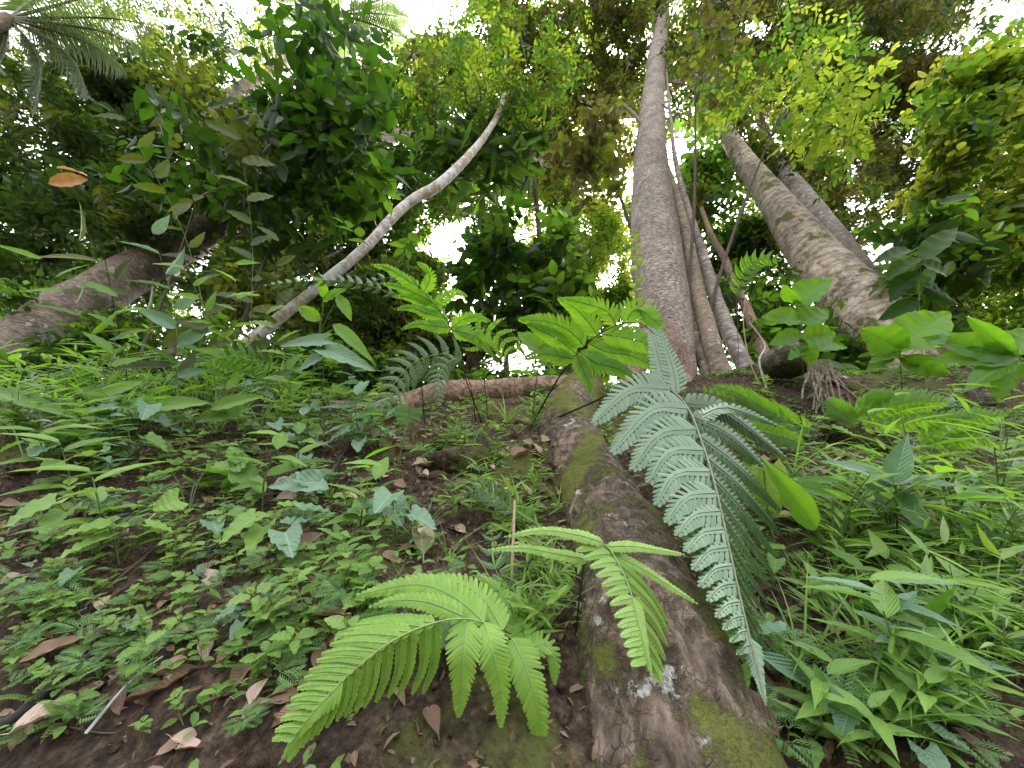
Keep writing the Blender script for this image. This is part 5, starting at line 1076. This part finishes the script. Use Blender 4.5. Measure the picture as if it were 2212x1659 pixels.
for x, y, s, mi, lb, rt_ in ((90, 1445, 1.15, 4, 'large brown upright dead leaf at the lower left', 1.2), (215, 1440, .9, 1, 'dark brown dead leaf beside the large brown upright one', .4), (690, 1385, 1.35, 0, 'long curled tan dead leaf under the left tip of the fern fan', 2.6), (905, 1195, 1.4, 3, 'pale crumpled dead leaf behind the fern fan', 2.0), (640, 1215, 1.2, 6, 'tan bent dead leaf at mid height of the left bank', .6),
                          (530, 1590, .75, 9, 'oval greyish dead leaf near the bottom edge left of the fern', 1.6), (365, 1415, .7, 4, 'pinkish oval dead leaf above the pale twig', .5), (60, 1630, 1.1, 3, 'pale broken dead leaf in the lower left corner', .8), (1700, 1590, 1.5, 5, 'big dark rust dead leaf right of the huge root', 1.0), (1650, 1640, 1.2, 1, 'dark rust dead leaf beside the big one at the root foot', 2.0), (1900, 1420, 1.3, 6, 'light brown dead leaf in the dark hollow at right', 1.3),
                          (330, 1505, .9, 2, 'rusty dead leaf lying at the top of the pale twig', .2), (180, 1010, 1.3, 9, 'pale dead leaf below the left crest', .9), (540, 1360, 1.1, 1, 'dark shadowed dead leaf in the left bank hollow', .3)):
    put_dead(x, y, s * (.45 + .55 * gdep(x, y)) * 1.15, mi, lb, rt_, .045)
def stick(label, pts, r, mat, name='twig', cat='twig', lift=0.012):
    p = np.array([g1(x, y, lift) if len(q) == 0 else P(float(x), float(y), q[0]) for x, y, *q in pts]); a = Acc()
    tube(a, p, np.linspace(r, r * .6, len(p)), 8, n=40, amp=.12, freq=20); tag(a.obj(name, M[mat], origin=p[0]), label, cat)
stick('straight pale whitish twig lying on the lower left bank', [(158, 1640), (220, 1570), (270, 1520), (320, 1490)], .0032, 'paletwig', lift=.035)
stick('long dark branch slanting up across the lower left corner', [(-60, 1650), (0, 1610), (80, 1545), (170, 1470), (250, 1420)], .012, 'darktwig', 'fallen_branch', 'branch', lift=.03)
stick('thin brown twig rising above the left bank', [(170, 1330), (240, 1270), (330, 1190), (390, 1130)], .004, 'twig')
stick('tall dry tan stalk standing behind the fern fan', [(1112, 1420, 1.02), (1105, 1300, 1.08), (1108, 1190, 1.12), (1112, 1080, 1.2)], .006, 'tan', 'dry_stalk', 'stalk')
stick('thin bent grey twig lying below the crest', [(700, 1050), (745, 980), (770, 920), (748, 870)], .005, 'twig')
stick('dark upright twig left of the fern fan', [(500, 1560, .86), (520, 1440, .96), (530, 1340, 1.05), (505, 1270, 1.1)], .003, 'twig')
stick('knobbly pale stem standing among the plants at right', [(1790, 1430, .98), (1800, 1350, 1.02), (1798, 1300, 1.05)], .006, 'bark_pale' if False else 'paletwig', 'dry_stalk', 'stalk')
stick('thin light root running along the bottom right of the huge root', [(1620, 1545), (1680, 1550), (1760, 1570), (1800, 1600)], .006, 'tan')
stick('light tan stalk leaning at the right below the broad fern', [(2020, 1120, 1.5), (1980, 1060, 1.6), (1940, 1000, 1.7)], .008, 'tan', 'dry_stalk', 'stalk')
stick('dry orange stalk standing near the right edge', [(2040, 1230, 1.2), (2050, 1150, 1.25), (2035, 1080, 1.3)], .008, 'tan', 'dry_stalk', 'stalk')
stick('white curved aerial root beside the boulder', [(1655, 838, 3.1), (1640, 780, 3.15), (1652, 745, 3.2), (1618, 695, 3.25)], .008, 'paletwig', 'aerial_root', 'root')
stick('straight thin aerial root left of the white curved one', [(1640, 830, 3.1), (1618, 775, 3.15), (1606, 700, 3.2), (1610, 640, 3.25)], .006, 'tan', 'aerial_root', 'root')
for i in range(26):
    x, y = rng.uniform(0, 900), rng.uniform(960, 1640); L = rng.uniform(40, 120); an = rng.uniform(-.9, .3)
    g0 = g1(x, y, .01); g2 = g1(x + L * math.cos(an), y + L * math.sin(an), .015); a = Acc(); tube(a, [g0, (g0 + g2) / 2 + rng.normal(0, .006, 3), g2], [.0022, .002, .0014], 5, n=12, amp=.1)
    tag(a.obj('twig', M['twig'], origin=g0), 'short thin brown twig lying on the left bank', 'twig', 'short brown twigs on the left bank')

# ------------------------------------------------------------------ uncountable stuff: moss, rootlets, crumbs, low ground cover
def ground_pts(n, box, lift=0.0, mossy=None):
    px = rng.uniform(box[0], box[2], n); py = rng.uniform(box[1], box[3], n)
    return G(px, py, lift)
def ray_ground_fast(n, xr, yr):
    x = rng.uniform(*xr, n); y = rng.uniform(*yr, n); return np.stack([x, y, hgt(x, y)], 1)
a = Acc(); p = ray_ground_fast(60000, (-2.2, 2.2), (.7, 3.0)); k = fbm(p * 2.2 + 7, 3) > .12; p = p[k]
place(a, FT, p - [0, 0, .001], rng.normal(0, 1, (len(p), 3)) + [0, -.6, 1.1], rng.normal(0, 1, (len(p), 3)), rng.uniform(.006, .013, len(p)), .0035)
tag(a.obj('ground_moss', M['mosstuft']), 'short olive moss carpeting patches of the bank', 'moss', None, 'stuff')
# moss on the root
V = bigV; k = (fbm(V * 3.2 + 2, 3) > .25); V = V[k]; V = V[rng.integers(0, len(V), 26000)] + rng.normal(0, .0025, (26000, 3))
a = Acc(); place(a, FT, V, rng.normal(0, 1, (len(V), 3)) - FWD * .7 + ZUP * .6, rng.normal(0, 1, (len(V), 3)), rng.uniform(.003, .007, len(V)), .0022)
tag(a.obj('root_moss', M['mosstuft']), 'yellow-green moss growing in patches on the huge root', 'moss', None, 'stuff')
# crumbs of bark, leaf bits
a = Acc(); p = ray_ground_fast(9000, (-3.4, 3.4), (.6, 3.0)); s_ = rng.uniform(.015, .042, len(p)); place(a, ST, p + [0, 0, .003], rng.normal(0, 1, (len(p), 3)) * [1, .7, .7], rng.normal(0, .45, (len(p), 3)) + [0, -.6, .8], s_, s_ * rng.uniform(.3, .6, len(p)))
p = ray_ground_fast(26000, (-3.4, 3.4), (.6, 3.0)); place(a, FT, p + [0, 0, .002], rng.normal(0, 1, (len(p), 3)), rng.normal(0, .5, (len(p), 3)) + [0, -.6, .8], rng.uniform(.006, .028, len(p)), rng.uniform(.004, .016, len(p)))
tag(a.obj('leaf_litter', M['dead']), 'crumbled brown leaf litter over the bank', 'leaf litter', None, 'stuff')
ico = np.array([[0, 0, 1]] + [[.894 * math.cos(t), .894 * math.sin(t), .447] for t in np.arange(5) * 1.2566] + [[.894 * math.cos(t + .628), .894 * math.sin(t + .628), -.447] for t in np.arange(5) * 1.2566] + [[0, 0, -1]])
icoF = np.array([[0, 1 + i, 1 + (i + 1) % 5] for i in range(5)] + [[1 + i, 6 + i, 1 + (i + 1) % 5] for i in range(5)] + [[1 + (i + 1) % 5, 6 + i, 6 + (i + 1) % 5] for i in range(5)] + [[11, 6 + (i + 1) % 5, 6 + i] for i in range(5)])
p = ray_ground_fast(15000, (-3, 3), (.6, 3.0)); p = p[fbm(p * 2.5 + 60, 3) > -.25]; rad_ = rng.exponential(.0035, len(p)) + .002; a = Acc()
VV = p[:, None] + ico[None] * rad_[:, None, None] * rng.uniform(.6, 1.3, (len(p), 12, 1)) * rng.uniform(.6, 1.3, (len(p), 1, 3)); a.add(VV.reshape(-1, 3), (icoF[None] + (np.arange(len(p)) * 12)[:, None, None]).reshape(-1, 3))
tag(a.obj('soil_crumbs', M['soil']), 'loose crumbs of brown soil scattered on the bank', 'soil', None, 'stuff')
a = Acc()
for q in range(900):
    x, y = rng.uniform(-2.6, 2.8), rng.uniform(.8, 2.9); an = rng.uniform(0, 6.28); L = rng.uniform(.04, .16); n_ = 6
    t = np.linspace(0, 1, n_); xx = x + math.cos(an) * L * t + .012 * np.sin(t * 5 + q); yy = y + math.sin(an) * L * t + .012 * np.cos(t * 4 + q); tube(a, np.stack([xx, yy, hgt(xx, yy) + .004 + .010 * np.sin(t * 3.1)], 1), np.full(n_, rng.uniform(.0006, .0018)), 4, n=8, cap=False)
tag(a.obj('rootlets', M['root_fine']), 'tangle of fine dark rootlets over the bare earth', 'rootlets', None, 'stuff')
# ground cover: tiny leaves close to the soil, denser near crest and right side
a = Acc(); p = ray_ground_fast(26000, (-4.8, 4.8), (.7, 3.6))
w = .26 + .6 * smoothstep_np(p[:, 1], 2.3, 2.9) + .13 * smoothstep_np(p[:, 0], .45, .8); k = (rng.uniform(0, 1, len(p)) < w) & (fbm(p * 3 + 30, 3) > -.15); p = p[k]
up = np.array([0, -.5, .85]); 
for j in range(3):
    az = rng.uniform(0, 6.28, len(p)); D = np.stack([np.cos(az), np.sin(az) * .7, .3 + np.sin(az) * .5], 1); s_ = rng.uniform(.018, .04, len(p)) * (.7 + .25 * p[:, 1])
    place(a, ST, p + up * rng.uniform(.008, .05, (len(p), 1)), D, up + rng.normal(0, .25, (len(p), 3)), s_, s_ * .5, j % 2)
tag(a.obj('ground_cover', [M['herb'], M['moss_frond']]), 'low carpet of tiny green leaves along the crest and right bank', 'ground cover', None, 'stuff')
